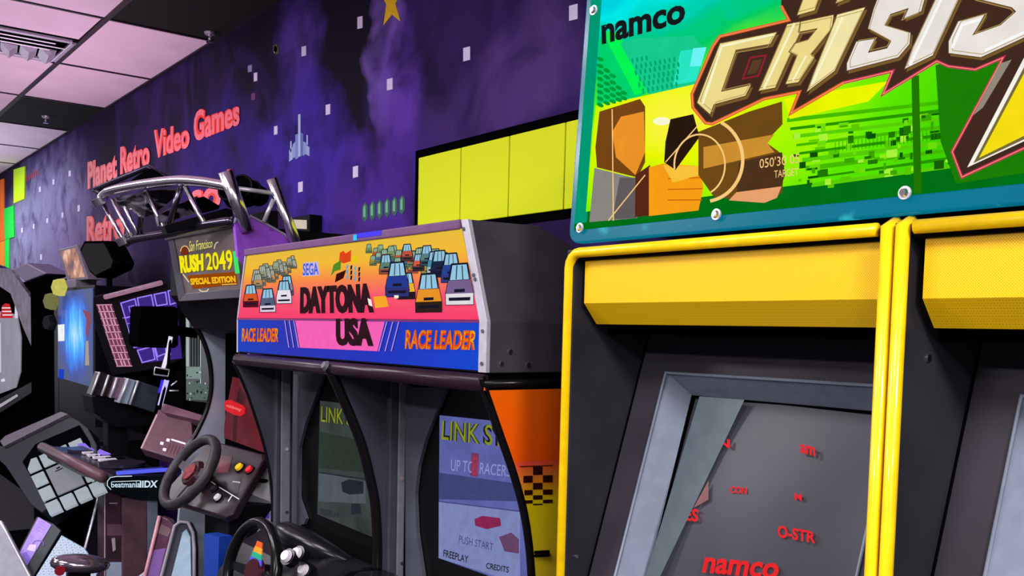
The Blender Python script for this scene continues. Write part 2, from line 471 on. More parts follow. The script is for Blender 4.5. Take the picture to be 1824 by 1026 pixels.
# six green gems
GEMA, GEMB = ink(120, 190, 150), ink(48, 104, 84)
for k in range(6):
    gx, gy = 650 + k * 13.2, 378 - k * 2.6
    wall_bit('mural_gem', [WALL.at(gx + dx, gy + dy, .002) for dx, dy in ((-5, -9), (0, -18), (5, -11), (5, 9), (0, 18), (-5, 11))], GEMB)
    wall_bit('mural_gem', [WALL.at(gx + dx, gy + dy, .004) for dx, dy in ((-3, -8), (0, -14), (1, -8), (1, 9), (-3, 8))], GEMA)
for k in range(6):
    gx, gy = 48 + k * 4, 317 - k * 2
    wall_bit('mural_gem', [WALL.at(gx + dx, gy + dy, .002) for dx, dy in ((-1, -4), (1, -5), (1, 5), (-1, 6))], ink(150, 40, 60))
# plain pixel rocket
for pts, cc in (([(531, 204), (535, 203), (535, 278), (531, 280)], (190, 205, 240)), ([(526, 240), (531, 238), (531, 282), (526, 284)], (120, 150, 220)), ([(535, 236), (540, 238), (540, 276), (535, 280)], (96, 120, 190)),
                ([(521, 258), (526, 252), (526, 280), (521, 282)], (150, 170, 225)), ([(540, 252), (545, 254), (545, 274), (540, 278)], (140, 160, 215)), ([(515, 268), (521, 262), (521, 284), (515, 288)], (170, 190, 235)), ([(545, 258), (551, 262), (551, 278), (545, 275)], (160, 180, 230)),
                ([(517, 252), (519, 251), (519, 270), (517, 271)], (200, 210, 245)), ([(546, 240), (548, 241), (548, 258), (546, 258)], (200, 210, 245))):
    wall_bit('mural_rocket_block', [WALL.at(x, y, .002) for x, y in pts], ink(*cc))
# plain yellow star cut by the frame, small faint pixel marks
wall_bit('mural_star', [WALL.at(x, y, .002) for x, y in ((692, -30), (699, -12), (716, -14), (704, 6), (713, 38), (698, 26), (683, 45), (688, 8), (680, -8), (688, -10))], ink(245, 196, 20))
for x, y, cc in ((490, 86, (90, 110, 40)), (445, 122, (150, 140, 190)), (451, 172, (110, 50, 110)), (493, 90, (70, 90, 40))):
    wall_bit('mural_pixel', quad_at(x, y, 7, 12), ink(*cc))

# ================================================================== SHOOTER CABINET (near right)
XL, XC, XR, YF = -1.51, -0.775, -0.04, -0.90
cab = thing('shooting_arcade_cabinet', 'near twin shooting cabinet with yellow trim and a glowing green sign lettered CRISIS', 'arcade cabinet', (XC, -0.5, 0))
perf, nt, pb = nodes_mat('perforated_yellow_grille', 0.35)
tc = nd(nt, 'ShaderNodeTexCoord')
vo = nd(nt, 'ShaderNodeTexVoronoi'); vo.inputs['Scale'].default_value = 330; vo.inputs['Randomness'].default_value = 0.0
mp = nd(nt, 'ShaderNodeMapping'); mp.inputs['Rotation'].default_value = (0, math.radians(45), 0)
nt.links.new(tc.outputs['Object'], mp.inputs['Vector']); nt.links.new(mp.outputs[0], vo.inputs['Vector'])
mr = nd(nt, 'ShaderNodeMapRange'); mr.inputs['From Min'].default_value = 0.22; mr.inputs['From Max'].default_value = 0.34
nt.links.new(vo.outputs['Distance'], mr.inputs['Value'])
nt.links.new(mixc(nt, rgb(212, 150, 0), rgb(255, 208, 6), mr.outputs[0]), pb.inputs['Base Color'])
wall_in = mat('black_inner_wall', (40, 41, 46), 0.38, noise=0.30, nscale=5)
panel_m = mat('bezel_surround', (54, 50, 58), 0.42, noise=0.18, nscale=7)
bez_m = mat('silver_grey_bezel', (128, 138, 152), 0.30, noise=0.08, bump=0.1)
glass, nt, pb = nodes_mat('dull_screen_glass', 0.4, spec=0.25)
tc = nd(nt, 'ShaderNodeTexCoord'); nz = nd(nt, 'ShaderNodeTexNoise'); nz.inputs['Scale'].default_value = 5; nz.inputs['Detail'].default_value = 6
nt.links.new(tc.outputs['Object'], nz.inputs['Vector'])
cc_ = mixc(nt, rgb(44, 44, 50), rgb(66, 68, 76), nz.outputs['Fac'])
nt.links.new(cc_, pb.inputs['Base Color']); nt.links.new(cc_, pb.inputs['Emission Color']); pb.inputs['Emission Strength'].default_value = 0.35

for i, (xa, xb) in enumerate(((XL, XL + .022), (XC - .020, XC + .020), (XR - .022, XR))):
    box('side_panel', (xa, YF, 0), (xb, -0.08, 1.772), wall_in, cab)
box('back_panel', (XL, -0.10, 0), (XR, -0.08, 1.77), BLACK, cab)
box('roof_panel', (XL + .022, YF + .012, 1.748), (XR - .022, -0.08, 1.772), BLACK, cab)
R0 = .0105
def trim(name, pts): return tube(name, pts, R0, YEL, cab, seg=10)
zt = 1.764
trim('yellow_trim', [(XL + .01, YF, .05), (XL + .01, YF, zt - .03)] + [(XL + .01 + .03 * (1 - math.cos(t)), YF, zt - .03 + .03 * math.sin(t)) for t in (.4, .8, 1.2, 1.57)] + [(XC - .03, YF, zt)])
trim('yellow_trim', [(XC - .0118, YF - .002, .05), (XC - .0118, YF - .002, zt + .004), (XC - .0118, YF + .02, zt + .010)])
trim('yellow_trim', [(XC + .0118, YF - .002, .05), (XC + .0118, YF - .002, zt + .004), (XC + .0118, YF + .02, zt + .010)])
trim('yellow_trim', [(XC + .03, YF, zt), (XR - .04, YF, zt), (XR - .01, YF, zt - .03), (XR - .01, YF, .05)])
P1, P2 = Vector((XL + .022, -0.689, 1.556)), Vector((XL + .022, -0.836, 1.082))
slope = (P2 - P1).normalized(); PN = Vector((1, 0, 0)).cross(slope).normalized()
if PN.y > 0: PN = -PN
MON = Plane(P1, PN)
def half(dx, xl, xr):
    D = Vector((dx, 0, 0))
    # speaker visor
    prof = [(-.882, 1.748), (-.882, 1.662), (-.846, 1.620), (-.800, 1.620), (-.800, 1.748)]
    prism('speaker_visor', [(xl + .016, y, z) for y, z in prof], (xr - xl - .028, 0, 0), perf, cab)
    box('visor_soffit', (xl + .001, -.80, 1.60), (xr - .001, -.60, 1.645), DEEP, cab, bevel=0)
    # sloping monitor surround with an opening
    up = P1 - slope * .06; lo = P1 + slope * .95
    o4 = [MON.at(x, y) for x, y in ((1187, 663), (1096, 1026))]
    du0 = o4[0].x - P1.x
    t0 = (o4[0] - P1).dot(slope); t1 = t0 + .52
    u0, u1 = du0, (xr - xl) - du0
    def pt(u, t, h=0.0): return Vector((xl + u, 0, 0)) + Vector((0, P1.y, P1.z)) + slope * t + PN * h
    W = xr - xl
    V = [pt(.002, -.07), pt(W - .002, -.07), pt(W - .002, .9), pt(.002, .9), pt(u0, t0), pt(u1, t0), pt(u1, t1), pt(u0, t1)]
    F = [[0, 1, 5, 4], [1, 2, 6, 5], [2, 3, 7, 6], [3, 0, 4, 7]]
    link('monitor_surround', mesh(V, F, False), panel_m, cab)
    # bevelled frame sinking to the tube
    i, dp = .034, -.062
    V = [pt(u0, t0), pt(u1, t0), pt(u1, t1), pt(u0, t1), pt(u0 + i, t0 + i, dp), pt(u1 - i, t0 + i, dp), pt(u1 - i, t1 - i, dp), pt(u0 + i, t1 - i, dp)]
    bz = link('screen_bezel', mesh(V, [[0, 1, 5, 4], [1, 2, 6, 5], [2, 3, 7, 6], [3, 0, 4, 7]], False), bez_m, cab)
    tube('rim', [pt(u0 + .001, t0 + .001, .002), pt(u1, t0, .002), pt(u1, t1, .002), pt(u0, t1, .002)], .004, bez_m, bz, seg=8, closed=True)
    tube('gasket', [pt(u0 + i, t0 + i, dp), pt(u1 - i, t0 + i, dp), pt(u1 - i, t1 - i, dp), pt(u0 + i, t1 - i, dp)], .005, DEEP, bz, seg=8, closed=True)
    # curved picture tube
    N = 14; V = []; F = []
    a0, a1, b0, b1 = u0 + i + .002, u1 - i - .002, t0 + i + .002, t1 - i - .002
    for r in range(N + 1):
        for q in range(N + 1):
            s, t = q / N, r / N
            h = .020 * (1 - (2 * s - 1) ** 2) * (1 - .5 * (2 * t - 1) ** 2) + .006 * (1 - (2 * t - 1) ** 2)
            V.append(pt(a0 + (a1 - a0) * s, b0 + (b1 - b0) * t, dp - .006 + h))
    for r in range(N):
        for q in range(N): F.append([r * (N + 1) + q, r * (N + 1) + q + 1, (r + 1) * (N + 1) + q + 1, (r + 1) * (N + 1) + q])
    sc = link('screen', mesh(V, F, False), glass, cab, smooth=True)
    # dark seam where the surround meets the side wall
    tube('seam', [pt(.003, -.05, .001), pt(.003, .85, .001)], .0022, DEEP, cab, seg=6)
    # lower body
    e = pt(0, .9)
    box('lower_body', (xl + .001, e.y - .02, .02), (xr - .001, -.12, e.z), BLACK, cab)
    return sc, pt
scr, ptL = half(0, XL + .022, XC - .020)
half(0, XC + .020, XR - .022)
SCR = MON.off(-.040)
REDL = mat('red_screen_text', (236, 34, 40), .5, emit=.9, spec=.05)
for t, q in (('am', [(1425, 790), (1452, 797), (1452, 813), (1425, 806)]), ('CON', [(1300, 866), (1330, 868), (1330, 880), (1300, 878)]), ('LES', [(1208, 903), (1245, 907), (1243, 930), (1206, 925)]), ('M', [(1415, 878), (1428, 880), (1428, 892), (1415, 890)]),
             ('O-STR', [(1385, 935), (1452, 947), (1452, 968), (1385, 957)]), ('namco', [(1256, 992), (1390, 1004), (1384, 1032), (1250, 1020)]), ('namco', [(1278, 780), (1300, 783), (1300, 798), (1278, 795)])):
    if t == 'namco' and q[0][1] < 900: t = 'N'
    text_on(t, q, SCR, REDL, scr, bold=.03, lift=.0, name='screen_lettering')
a = Art(SCR, 0.0)
SH = mat('painted_glass_reflection', (106, 120, 130), .4, emit=.75, spec=.2)
a.poly([(1246, 706), (1326, 712), (1176, 1026), (1150, 1026)], SH)  # glass reflection painted as a pale glowing wedge
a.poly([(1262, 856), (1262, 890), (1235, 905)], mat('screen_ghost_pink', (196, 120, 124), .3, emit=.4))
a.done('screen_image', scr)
# bright screw on the inner wall of the right half
disc('screw', (XC + .020, -.83, 1.575), (1, 0, 0), .006, .003, CHROME, cab)
disc('screw', (XL + .022, -.87, 1.13), (1, 0, 0), .004, .003, CHROME, cab)

# ---- lightbox sign
z3 = zz(1000, 0, 1824, 1824); z6 = zz(1200, 0, 1824, 1824)
MP0, MP1 = Vector((XL, -0.893, 1.785)), Vector((XL, -0.862, 2.285))
ms = (MP1 - MP0).normalized(); MQ = Plane(MP0, Vector((0, -ms.z, ms.y)))
sgn = cab
TOPL = .66
plate_m, nt, pb = nodes_mat('backlit_blue_acrylic', 0.2, spec=0.25)
tc = nd(nt, 'ShaderNodeTexCoord'); nz = nd(nt, 'ShaderNodeTexNoise'); nz.inputs['Scale'].default_value = 16; nz.inputs['Detail'].default_value = 8
nt.links.new(tc.outputs['Object'], nz.inputs['Vector'])
rp = nd(nt, 'ShaderNodeMapRange'); rp.inputs['From Min'].default_value = .62; rp.inputs['From Max'].default_value = .78; nt.links.new(nz.outputs['Fac'], rp.inputs['Value'])
n2_ = nd(nt, 'ShaderNodeTexNoise'); n2_.inputs['Scale'].default_value = 3
nt.links.new(tc.outputs['Object'], n2_.inputs['Vector'])
cb = mixc(nt, mixc(nt, rgb(0, 84, 124), rgb(4, 130, 150), n2_.outputs['Fac']), rgb(60, 200, 215), rp.outputs[0])
pb.inputs['Base Color'].default_value = (.0, .03, .05, 1); nt.links.new(cb, pb.inputs['Emission Color']); pb.inputs['Emission Strength'].default_value = .85
def mq(x, t, h=0.0): return Vector((x, MP0.y, MP0.z)) + ms * t + MQ.n * h
# plate outline with rounded lower corners
rad = .028
pl = [mq(XL - .004, TOPL), mq(XL - .004, rad)] + [mq(XL - .004 + rad * (1 - math.cos(t)), rad * (1 - math.sin(t))) for t in (.4, .8, 1.2, 1.57)] + [mq(XR - rad, 0), mq(XR - .008, .008), mq(XR, rad), mq(XR, TOPL)]
plate = prism('acrylic_plate', pl, -MQ.n * .018, plate_m, sgn, bevel=.003)
prism('light_box', [mq(XL + .03, .03, -.02), mq(XR - .03, .03, -.02), mq(XR - .03, TOPL - .03, -.02), mq(XL + .03, TOPL - .03, -.02)], (0, .45, 0), BLACK, sgn)
# printed picture: cyan sky fading into green city
art_m, nt, pb = nodes_mat('backlit_sign_picture', 0.3, spec=0.0)
geo = nd(nt, 'ShaderNodeTexCoord'); sx = nd(nt, 'ShaderNodeSeparateXYZ'); nt.links.new(geo.outputs['Object'], sx.inputs[0])
nz = nd(nt, 'ShaderNodeTexNoise'); nz.inputs['Scale'].default_value = 7; nz.inputs['Detail'].default_value = 4; nz.inputs['Distortion'].default_value = .6
mp = nd(nt, 'ShaderNodeMapping'); mp.inputs['Scale'].default_value = (1, 1, 2.2); mp.inputs['Rotation'].default_value = (0, .35, 0)
nt.links.new(geo.outputs['Object'], mp.inputs[0]); nt.links.new(mp.outputs[0], nz.inputs['Vector'])
hgt = mth(nt, 'ADD', sx.outputs['Z'], mth(nt, 'MULTIPLY', mth(nt, 'ADD', nz.outputs['Fac'], -.5), .16))
hgt = mth(nt, 'ADD', hgt, mth(nt, 'MULTIPLY', mth(nt, 'ADD', sx.outputs['X'], 1.2), -.07))
mr = nd(nt, 'ShaderNodeMapRange'); mr.inputs['From Min'].default_value = 1.82; mr.inputs['From Max'].default_value = 2.32; nt.links.new(hgt, mr.inputs['Value'])
cr = nd(nt, 'ShaderNodeValToRGB'); nt.links.new(mr.outputs[0], cr.inputs[0])
els = cr.color_ramp.elements; els[0].position = 0; els[0].color = rgb(60, 215, 0); els[1].position = 1; els[1].color = rgb(0, 200, 225)
for pos, c3 in ((.2, (88, 240, 0)), (.40, (150, 252, 0)), (.52, (70, 240, 16)), (.64, (0, 206, 96)), (.74, (0, 205, 160)), (.86, (0, 238, 238))):
    e = els.new(pos); e.color = rgb(*c3)
nt.links.new(cr.outputs[0], pb.inputs['Emission Color']); pb.inputs['Emission Strength'].default_value = .95
pb.inputs['Base Color'].default_value = (.0, .01, .005, 1)
A = Art(MQ)
def ell(cx_, cy_, rx, ry, t0=0, t1=6.2832, n=28):
    return [(cx_ + rx * math.cos(t0 + (t1 - t0) * i / n), cy_ + ry * math.sin(t0 + (t1 - t0) * i / n)) for i in range(n + 1)]
def T3(*p): return [z3(x, y) for x, y in p]
def T6(*p): return [z6(x, y) for x, y in p]
def plate_quad(x0, t0, x1, t1): return [mq(x0, t0), mq(x1, t0), mq(x1, t1), mq(x0, t1)]
A.poly3(plate_quad(XL + .012, .026, XR - .012, TOPL - .014), glow(0, 120, 24, .8))          # dark green band
A.poly3(plate_quad(XL + .012, .040, XL + .05, TOPL - .02), glow(0, 160, 120, .85))
A.poly3(plate_quad(XR - .05, .040, XR - .012, TOPL - .02), glow(0, 160, 120, .85))
A.poly3(plate_quad(XL + .045, .062, XR - .045, TOPL - .045), art_m)
# lime lower field with a yellow glow (printed), diagonal shafts and mesh
lime_m, nt, pb = nodes_mat('backlit_lime_print', 0.3, spec=0.0)
tc = nd(nt, 'ShaderNodeTexCoord'); m2 = nd(nt, 'ShaderNodeMapping', vector_type='TEXTURE'); gC = MQ.at(*z3(430, 470))
m2.inputs['Location'].default_value = gC; m2.inputs['Scale'].default_value = (.62, 1, .30)
nt.links.new(tc.outputs['Object'], m2.inputs[0])
g = nd(nt, 'ShaderNodeTexGradient', gradient_type='SPHERICAL'); nt.links.new(m2.outputs[0], g.inputs[0])
nz = nd(nt, 'ShaderNodeTexNoise'); nz.inputs['Scale'].default_value = 9; nt.links.new(tc.outputs['Object'], nz.inputs['Vector'])
fa = mth(nt, 'ADD', g.outputs['Fac'], mth(nt, 'MULTIPLY', mth(nt, 'ADD', nz.outputs['Fac'], -.5), .3), True)
cr = nd(nt, 'ShaderNodeValToRGB'); nt.links.new(fa, cr.inputs[0]); els = cr.color_ramp.elements
els[0].color = rgb(62, 214, 0); els[1].color = rgb(255, 250, 60); els[1].position = .95
for pos, c3 in ((.25, (96, 238, 0)), (.5, (168, 252, 0)), (.75, (238, 252, 0))):
    e = els.new(pos); e.color = rgb(*c3)
nt.links.new(cr.outputs[0], pb.inputs['Emission Color']); pb.inputs['Emission Strength'].default_value = .95
pb.inputs['Base Color'].default_value = (.0, .01, 0, 1)
A.poly(T3((150, 150), (225, 150), (345, 360), (300, 385), (140, 410)), glow(0, 214, 110))
A.poly(T3((158, 120), (225, 130), (345, 360), (290, 375)), glow(6, 250, 84))
A.poly(T3((230, 170), (300, 150), (520, 140), (560, 190), (540, 330), (345, 372)), glow(24, 206, 142))
A.poly(T3((470, 200), (570, 190), (530, 320), (440, 335)), glow(40, 236, 200)); A.poly(T3((520, 190), (572, 186), (550, 260), (506, 262)), glow(110, 250, 250))
q0, q1, q2 = [MQ.at(*z3(x, y)) for x, y in ((136, 418), (330, 378), (560, 325))]
A.poly3([mq(XL + .045, .062), mq(XR - .045, .062), mq(XR - .045, .34), q2, q1, q0], lime_m)
zl = zz(1040, 100, 1240, 1710)
def cell(x, y, rx, ry, rot, m):
    A.poly([zl(x + math.cos(t) * rx * math.cos(rot) - math.sin(t) * ry * math.sin(rot), y + math.cos(t) * rx * math.sin(rot) + math.sin(t) * ry * math.cos(rot)) for t in [i * .6283 for i in range(10)]], m)
DKG = glow(0, 158, 58)
for x, ys in ((250, (45, 150, 245, 350, 450, 550, 650, 745)), (350, (220, 320, 420, 520, 620, 715)), (440, (300, 400, 500, 595, 690)), (530, (480, 575, 665)), (610, (560, 640))):
    for y in ys: cell(x, y, 56, 30, .45, DKG)
TLG = glow(0, 172, 112)
for r in range(6):
    for c_ in range(10):
        x, y = 740 + 72 * c_ + 36 * (r % 2) + 26 * r, 70 + 92 * r - 14 * c_
        if y < 590 - (x - 700) * .19 and y > 20 and x < 1450: cell(x, y, 17, 44, -.12, TLG)
A.poly([z3(x, y) for x, y in ell(395, 478, 34, 16)], glow(255, 255, 215))
# city blocks
rnd = random.Random(3)
for k in range(9):
    yb = 470 + 32 * k
    A.poly(T3((890 + 12 * k, yb + rnd.uniform(-8, 8)), (1560, yb - 80), (1560, yb - 66), (890 + 12 * k, yb + 12)), glow(*[(70, 190, 0), (40, 150, 0), (90, 210, 10)][k % 3]))
for k in range(95):
    x = 900 + rnd.uniform(0, 640); y = 500 + rnd.uniform(0, 230) - (x - 900) * .11
    w, h = rnd.uniform(8, 44), rnd.uniform(6, 34)
    A.poly(T3((x, y), (x + w, y - w * .12), (x + w, y + h - w * .12), (x, y + h)), glow(*rnd.choice([(30, 120, 0), (20, 96, 6), (150, 240, 20), (60, 170, 0), (170, 245, 60), (12, 80, 10), (110, 225, 10), (90, 205, 0)])))
for k in range(30):
    x = 1080 + k * 15; y = 560 - (x - 1080) * .12
    A.line(T3((x, y), (x, y + 40)), 1.0, glow(40, 140, 0))
q3, q4, q5 = [MQ.at(*z3(x, y)) for x, y in ((1560, 726), (1500, 560), (1480, 260))]
A.poly3([q3, mq(XR - .045, .064), mq(XR - .045, .30), q5, q4], glow(28, 128, 6))
A.poly(T3((1380, 300), (1410, 297), (1420, 760), (1390, 762)), glow(34, 120, 0))
A.poly(T3((880, 390), (1290, 320), (1210, 400), (900, 470)), glow(236, 250, 0))
# abstract figure block, arm block and scope (plain stand-in shapes)
A.poly(T3((150, 440), (310, 390), (330, 420), (330, 640), (300, 700), (140, 660), (134, 580)), glow(120, 70, 22))
A.poly(T3((235, 460), (325, 440), (330, 600), (292, 690), (215, 620), (200, 520)), glow(240, 150, 40))
A.poly(T3((130, 662), (300, 705), (300, 860), (110, 876)), glow(140, 136, 132))
A.poly(T3((230, 700), (300, 700), (296, 860), (200, 865)), glow(98, 92, 94))
A.poly(T3((292, 690), (350, 650), (345, 850), (290, 856)), glow(88, 40, 24))
A.poly(T3((345, 660), (400, 645), (545, 655), (560, 740), (540, 830), (345, 852)), glow(250, 160, 22))
for k in range(3): A.line(T3((420, 705 + 42 * k), (555, 700 + 44 * k)), 1.8, glow(196, 96, 10))
A.poly(T3((400, 650), (540, 655), (545, 690), (440, 720)), glow(255, 196, 60))
A.poly(T3((430, 470), (520, 450), (545, 540), (450, 670), (405, 640), (410, 560)), glow(40, 24, 14))
A.poly(T3((540, 520), (740, 440), (870, 400), (872, 490), (805, 560), (860, 600), (880, 640), (870, 760), (800, 800), (600, 775), (540, 690)), glow(112, 74, 24))
A.poly(T3((560, 580), (840, 530), (812, 565), (840, 600), (560, 665)), glow(206, 146, 50))
A.poly(T3((700, 640), (870, 600), (882, 690), (860, 750), (690, 770)), glow(78, 52, 30))
A.poly(T3((690, 758), (868, 735), (850, 780), (800, 800), (660, 790)), glow(236, 164, 112))
RET = glow(255, 206, 130)
A.line([z3(x, y) for x, y in ell(545, 650, 100, 120, 3.0, 7.4)], 3.0, RET)
A.line([z3(x, y) for x, y in ell(560, 630, 155, 165, -1.1, 1.4)], 6.0, RET)
A.line(T3((410, 640), (560, 470)), 2.0, RET); A.line(T3((200, 430), (205, 870)), 2.0, RET); A.line(T3((185, 870), (330, 690)), 2.0, RET)
# logo backing and letters
logo = T6((560, -260), (560, 30), (600, 105), (240, 190), (205, 240), (95, 490), (100, 560), (165, 640), (200, 645), (470, 515), (655, 478), (610, 590), (885, 430), (1140, 370), (1090, 490), (1370, 318), (1430, 345), (1570, 362), (1715, 300), (1450, 790), (1500, 922), (2150, 620), (2230, 230), (2130, -170), (1640, -470))
A.poly(logo, glow(70, 46, 34, .8))
A.line(logo[1:13], 5.5, glow(226, 96, 34)); A.line(logo[12:22], 5.5, glow(196, 44, 92)); A.line(logo[1:22], 1.6, glow(250, 150, 110))
CREAM, SILV, SHADE, LITE = glow(240, 222, 142), glow(236, 230, 222), glow(120, 92, 44), glow(255, 250, 205)
def letter(pts, m, sh=(10, 14)):
    A.poly(T6(*[(x + sh[0], y + sh[1]) for x, y in pts]), SHADE)
    A.poly(T6(*pts), m)
    cxm = sum(p[0] for p in pts) / len(pts); cym = sum(p[1] for p in pts) / len(pts)
    A.line(T6(*pts), 1.6, glow(92, 66, 40), closed=True)
    A.line(T6(*[(x + (cxm - x) * .09, y + (cym - y) * .09) for x, y in pts]), 1.3, glow(176, 150, 92), closed=True)
letter([(240, 225), (540, 165), (505, 230), (325, 262), (250, 475), (405, 440), (375, 500), (210, 545), (190, 598), (120, 535)], CREAM)
A.line(T6((150, 540), (250, 240), (520, 180)), 4, LITE)
A.line(T6((400, 300), (480, 288), (440, 395), (360, 410)), 3, glow(150, 30, 50), closed=True); A.poly(T6((412, 315), (462, 306), (432, 380), (380, 390)), glow(92, 62, 40))
letter([(590, 125), (690, 105), (530, 458), (440, 475)], CREAM)
letter([(660, 112), (835, 75), (825, 150), (745, 250), (715, 285), (735, 300), (650, 430), (580, 440), (640, 290), (600, 270), (630, 225), (700, 205), (745, 150), (650, 168)], CREAM)
A.line(T6((470, 460), (630, 120)), 4, LITE); A.line(T6((620, 420), (690, 290)), 3, LITE)
letter([(850, 75), (1000, 35), (840, 370), (690, 482), (735, 360)], glow(244, 232, 170))
A.line(T6((720, 440), (880, 90)), 4, LITE)
letter([(1080, -60), (1330, -80), (1290, 60), (1195, 100), (1220, 45), (1130, 75), (1100, 130), (1235, 170), (1230, 230), (1170, 300), (900, 370), (900, 330), (950, 215), (1050, 200), (1015, 272), (1110, 250), (1130, 215), (1010, 150), (1040, 45)], SILV)
letter([(1400, -90), (1530, -100), (1350, 290), (1200, 362), (1245, 240)], SILV)
A.line(T6((1230, 340), (1420, -60)), 5, glow(255, 255, 250))
letter([(1430, 215), (1480, 110), (1625, 68), (1590, 130), (1560, 180), (1700, 130), (1780, 60), (1760, 40), (1560, -10), (1600, -80), (2100, -120), (2050, 90), (1840, 190), (1600, 300), (1430, 278)], SILV)
A.line(T6((1450, 250), (1500, 130), (1600, 100)), 5, glow(255, 255, 250)); A.line(T6((1620, 265), (1830, 165)), 5, glow(255, 255, 250))
letter([(600, -215), (960, -290), (930, -215), (830, -195), (735, 55), (640, 82), (735, -175), (580, -140)], CREAM)
letter([(935, -195), (1025, -215), (905, -5), (840, 20)], CREAM)
letter([(1000, -35), (1090, -225), (1150, -235), (1160, -150), (1230, -255), (1300, -268), (1220, -85), (1160, -70), (1200, -160), (1130, -80), (1100, -160), (1060, -50)], SILV)
letter([(1260, -95), (1345, -280), (1560, -325), (1535, -270), (1400, -240), (1385, -205), (1490, -228), (1465, -180), (1360, -155), (1345, -120), (1480, -150), (1455, -100)], SILV)
# big numeral three, cut by the frame edge
A.poly(T6((1850, 250), (1528, 872), (1900, 700), (2150, 560), (2200, 250)), glow(250, 246, 236)); A.poly(T6((1850, 300), (1560, 850), (1900, 690), (2120, 560), (2150, 300)), glow(120, 108, 60))
A.poly(T6((1852, 330), (1590, 822), (1900, 670), (2100, 545), (2130, 330)), glow(250, 226, 20))
A.poly(T6((1700, 330), (1760, 310), (1610, 560), (1560, 600)), glow(150, 140, 124))
A.done('printed_picture', plate, 'backlit printed picture with silver logo letters')
text_on('namco', [(1071, 45), (1221, 6), (1220, 40), (1072, 80)], MQ, mat('black_print', (8, 14, 14), .8, spec=.05), plate, bold=.035, lift=.0055)
text_on("050'30 05", [(1353, 283), (1424, 273), (1424, 290), (1353, 300)], MQ, RET, plate, lift=.0055)
text_on('TARGET', [(1379, 304), (1422, 299), (1422, 312), (1379, 317)], MQ, RET, plate, lift=.0055)
BOLTS = [MQ.at(*z3(x, y), .006) for x, y in ((127, 40), (72, 898), (610, 845), (1353, 760))] + [mq(XR - .02, .03, .006), mq(XR - .02, .45, .006), mq(-.33, .045, .006)]
for c0 in BOLTS:
    b = disc('bolt', c0, MQ.n, .0075, .006, CHROME, sgn, R2=.005); disc('washer', c0 - MQ.n * .002, MQ.n, .010, .003, STEEL, b)

# ================================================================== TWIN RACING CABINET (middle)
DL, DR, DC, DY = -3.28, -1.78, -2.53, -0.90
day = thing('racing_arcade_cabinet', 'twin racing cabinet with orange and yellow header lettered DAYTONA USA', 'arcade cabinet', (DC, -0.5, 0))
BOT, FOLD, TOP = 1.508, 1.622, 1.862
TL_, TR_ = DL + .074, DR - .085
hdr = mat('header_laminate', (66, 61, 68), 0.5, noise=0.2, nscale=6, bump=0.1)
# header housing: lower box, upper part narrowing towards the top
yb = -0.52
V = [(DL, DY + .004, BOT - .005), (DR, DY + .004, BOT - .005), (DR, DY + .004, FOLD), (TR_, DY + .004, TOP), (TL_, DY + .004, TOP), (DL, DY + .004, FOLD),
     (DL, yb, BOT - .005), (DR, yb, BOT - .005), (DR, yb, FOLD), (TR_ + .02, -.70, TOP), (TL_ - .02, -.70, TOP), (DL, yb, FOLD), (DR - .03, yb, TOP - .09), (DL + .03, yb, TOP - .09)]
F = [[0, 1, 2, 5], [5, 2, 3, 4], [1, 7, 8, 2], [2, 8, 12, 9, 3], [4, 3, 9, 10], [10, 9, 12, 13], [0, 5, 11, 6], [5, 4, 10, 13, 11], [6, 11, 8, 7], [11, 13, 12, 8], [0, 6, 7, 1]]
link('header_housing', mesh(V, F), hdr, day, bevel=.003)
HP = Plane((0, DY, 0), (0, -1, 0))
def hq(x, z, h=0.0): return Vector((x, DY - h, z))
# lit panels
up_m, nt, pb = nodes_mat('backlit_sunset_panel', 0.3, spec=0.0)
tc = nd(nt, 'ShaderNodeTexCoord'); sx = nd(nt, 'ShaderNodeSeparateXYZ'); nt.links.new(tc.outputs['Object'], sx.inputs[0])
mr = nd(nt, 'ShaderNodeMapRange'); mr.inputs['From Min'].default_value = FOLD; mr.inputs['From Max'].default_value = TOP; nt.links.new(sx.outputs['Z'], mr.inputs['Value'])
cr = nd(nt, 'ShaderNodeValToRGB'); nt.links.new(mr.outputs[0], cr.inputs[0]); els = cr.color_ramp.elements
els[0].color = rgb(250, 50, 110); els[1].color = rgb(226, 194, 60)
for pos, c3 in ((.28, (252, 84, 110)), (.50, (250, 140, 66)), (.70, (246, 190, 46))):
    e = els.new(pos); e.color = rgb(*c3)
nt.links.new(cr.outputs[0], pb.inputs['Emission Color']); pb.inputs['Emission Strength'].default_value = .92; pb.inputs['Base Color'].default_value = (.04, .015, .01, 1)
prism('upper_sign_panel', [hq(DL + .01, FOLD + .004, .004), hq(DR - .035, FOLD + .004, .004), hq(TR_ - .028, TOP - .02, .004), hq(TL_ + .01, TOP - .02, .004)], (0, .004, 0), up_m, day)
upper = day.children[-1]
low_m, nt, pb = nodes_mat('backlit_blue_panel', 0.3, spec=0.0)
tc = nd(nt, 'ShaderNodeTexCoord'); sx = nd(nt, 'ShaderNodeSeparateXYZ'); nt.links.new(tc.outputs['Object'], sx.inputs[0])
mr = nd(nt, 'ShaderNodeMapRange'); mr.inputs['From Min'].default_value = DL; mr.inputs['From Max'].default_value = DR; nt.links.new(sx.outputs['X'], mr.inputs['Value'])
cr = nd(nt, 'ShaderNodeValToRGB'); nt.links.new(mr.outputs[0], cr.inputs[0]); els = cr.color_ramp.elements
els[0].color = rgb(24, 66, 190); els[1].color = rgb(10, 70, 206)
e = els.new(.3); e.color = rgb(44, 50, 176); e = els.new(.7); e.color = rgb(30, 50, 190)
nt.links.new(cr.outputs[0], pb.inputs['Emission Color']); pb.inputs['Emission Strength'].default_value = .9; pb.inputs['Base Color'].default_value = (.005, .008, .04, 1)
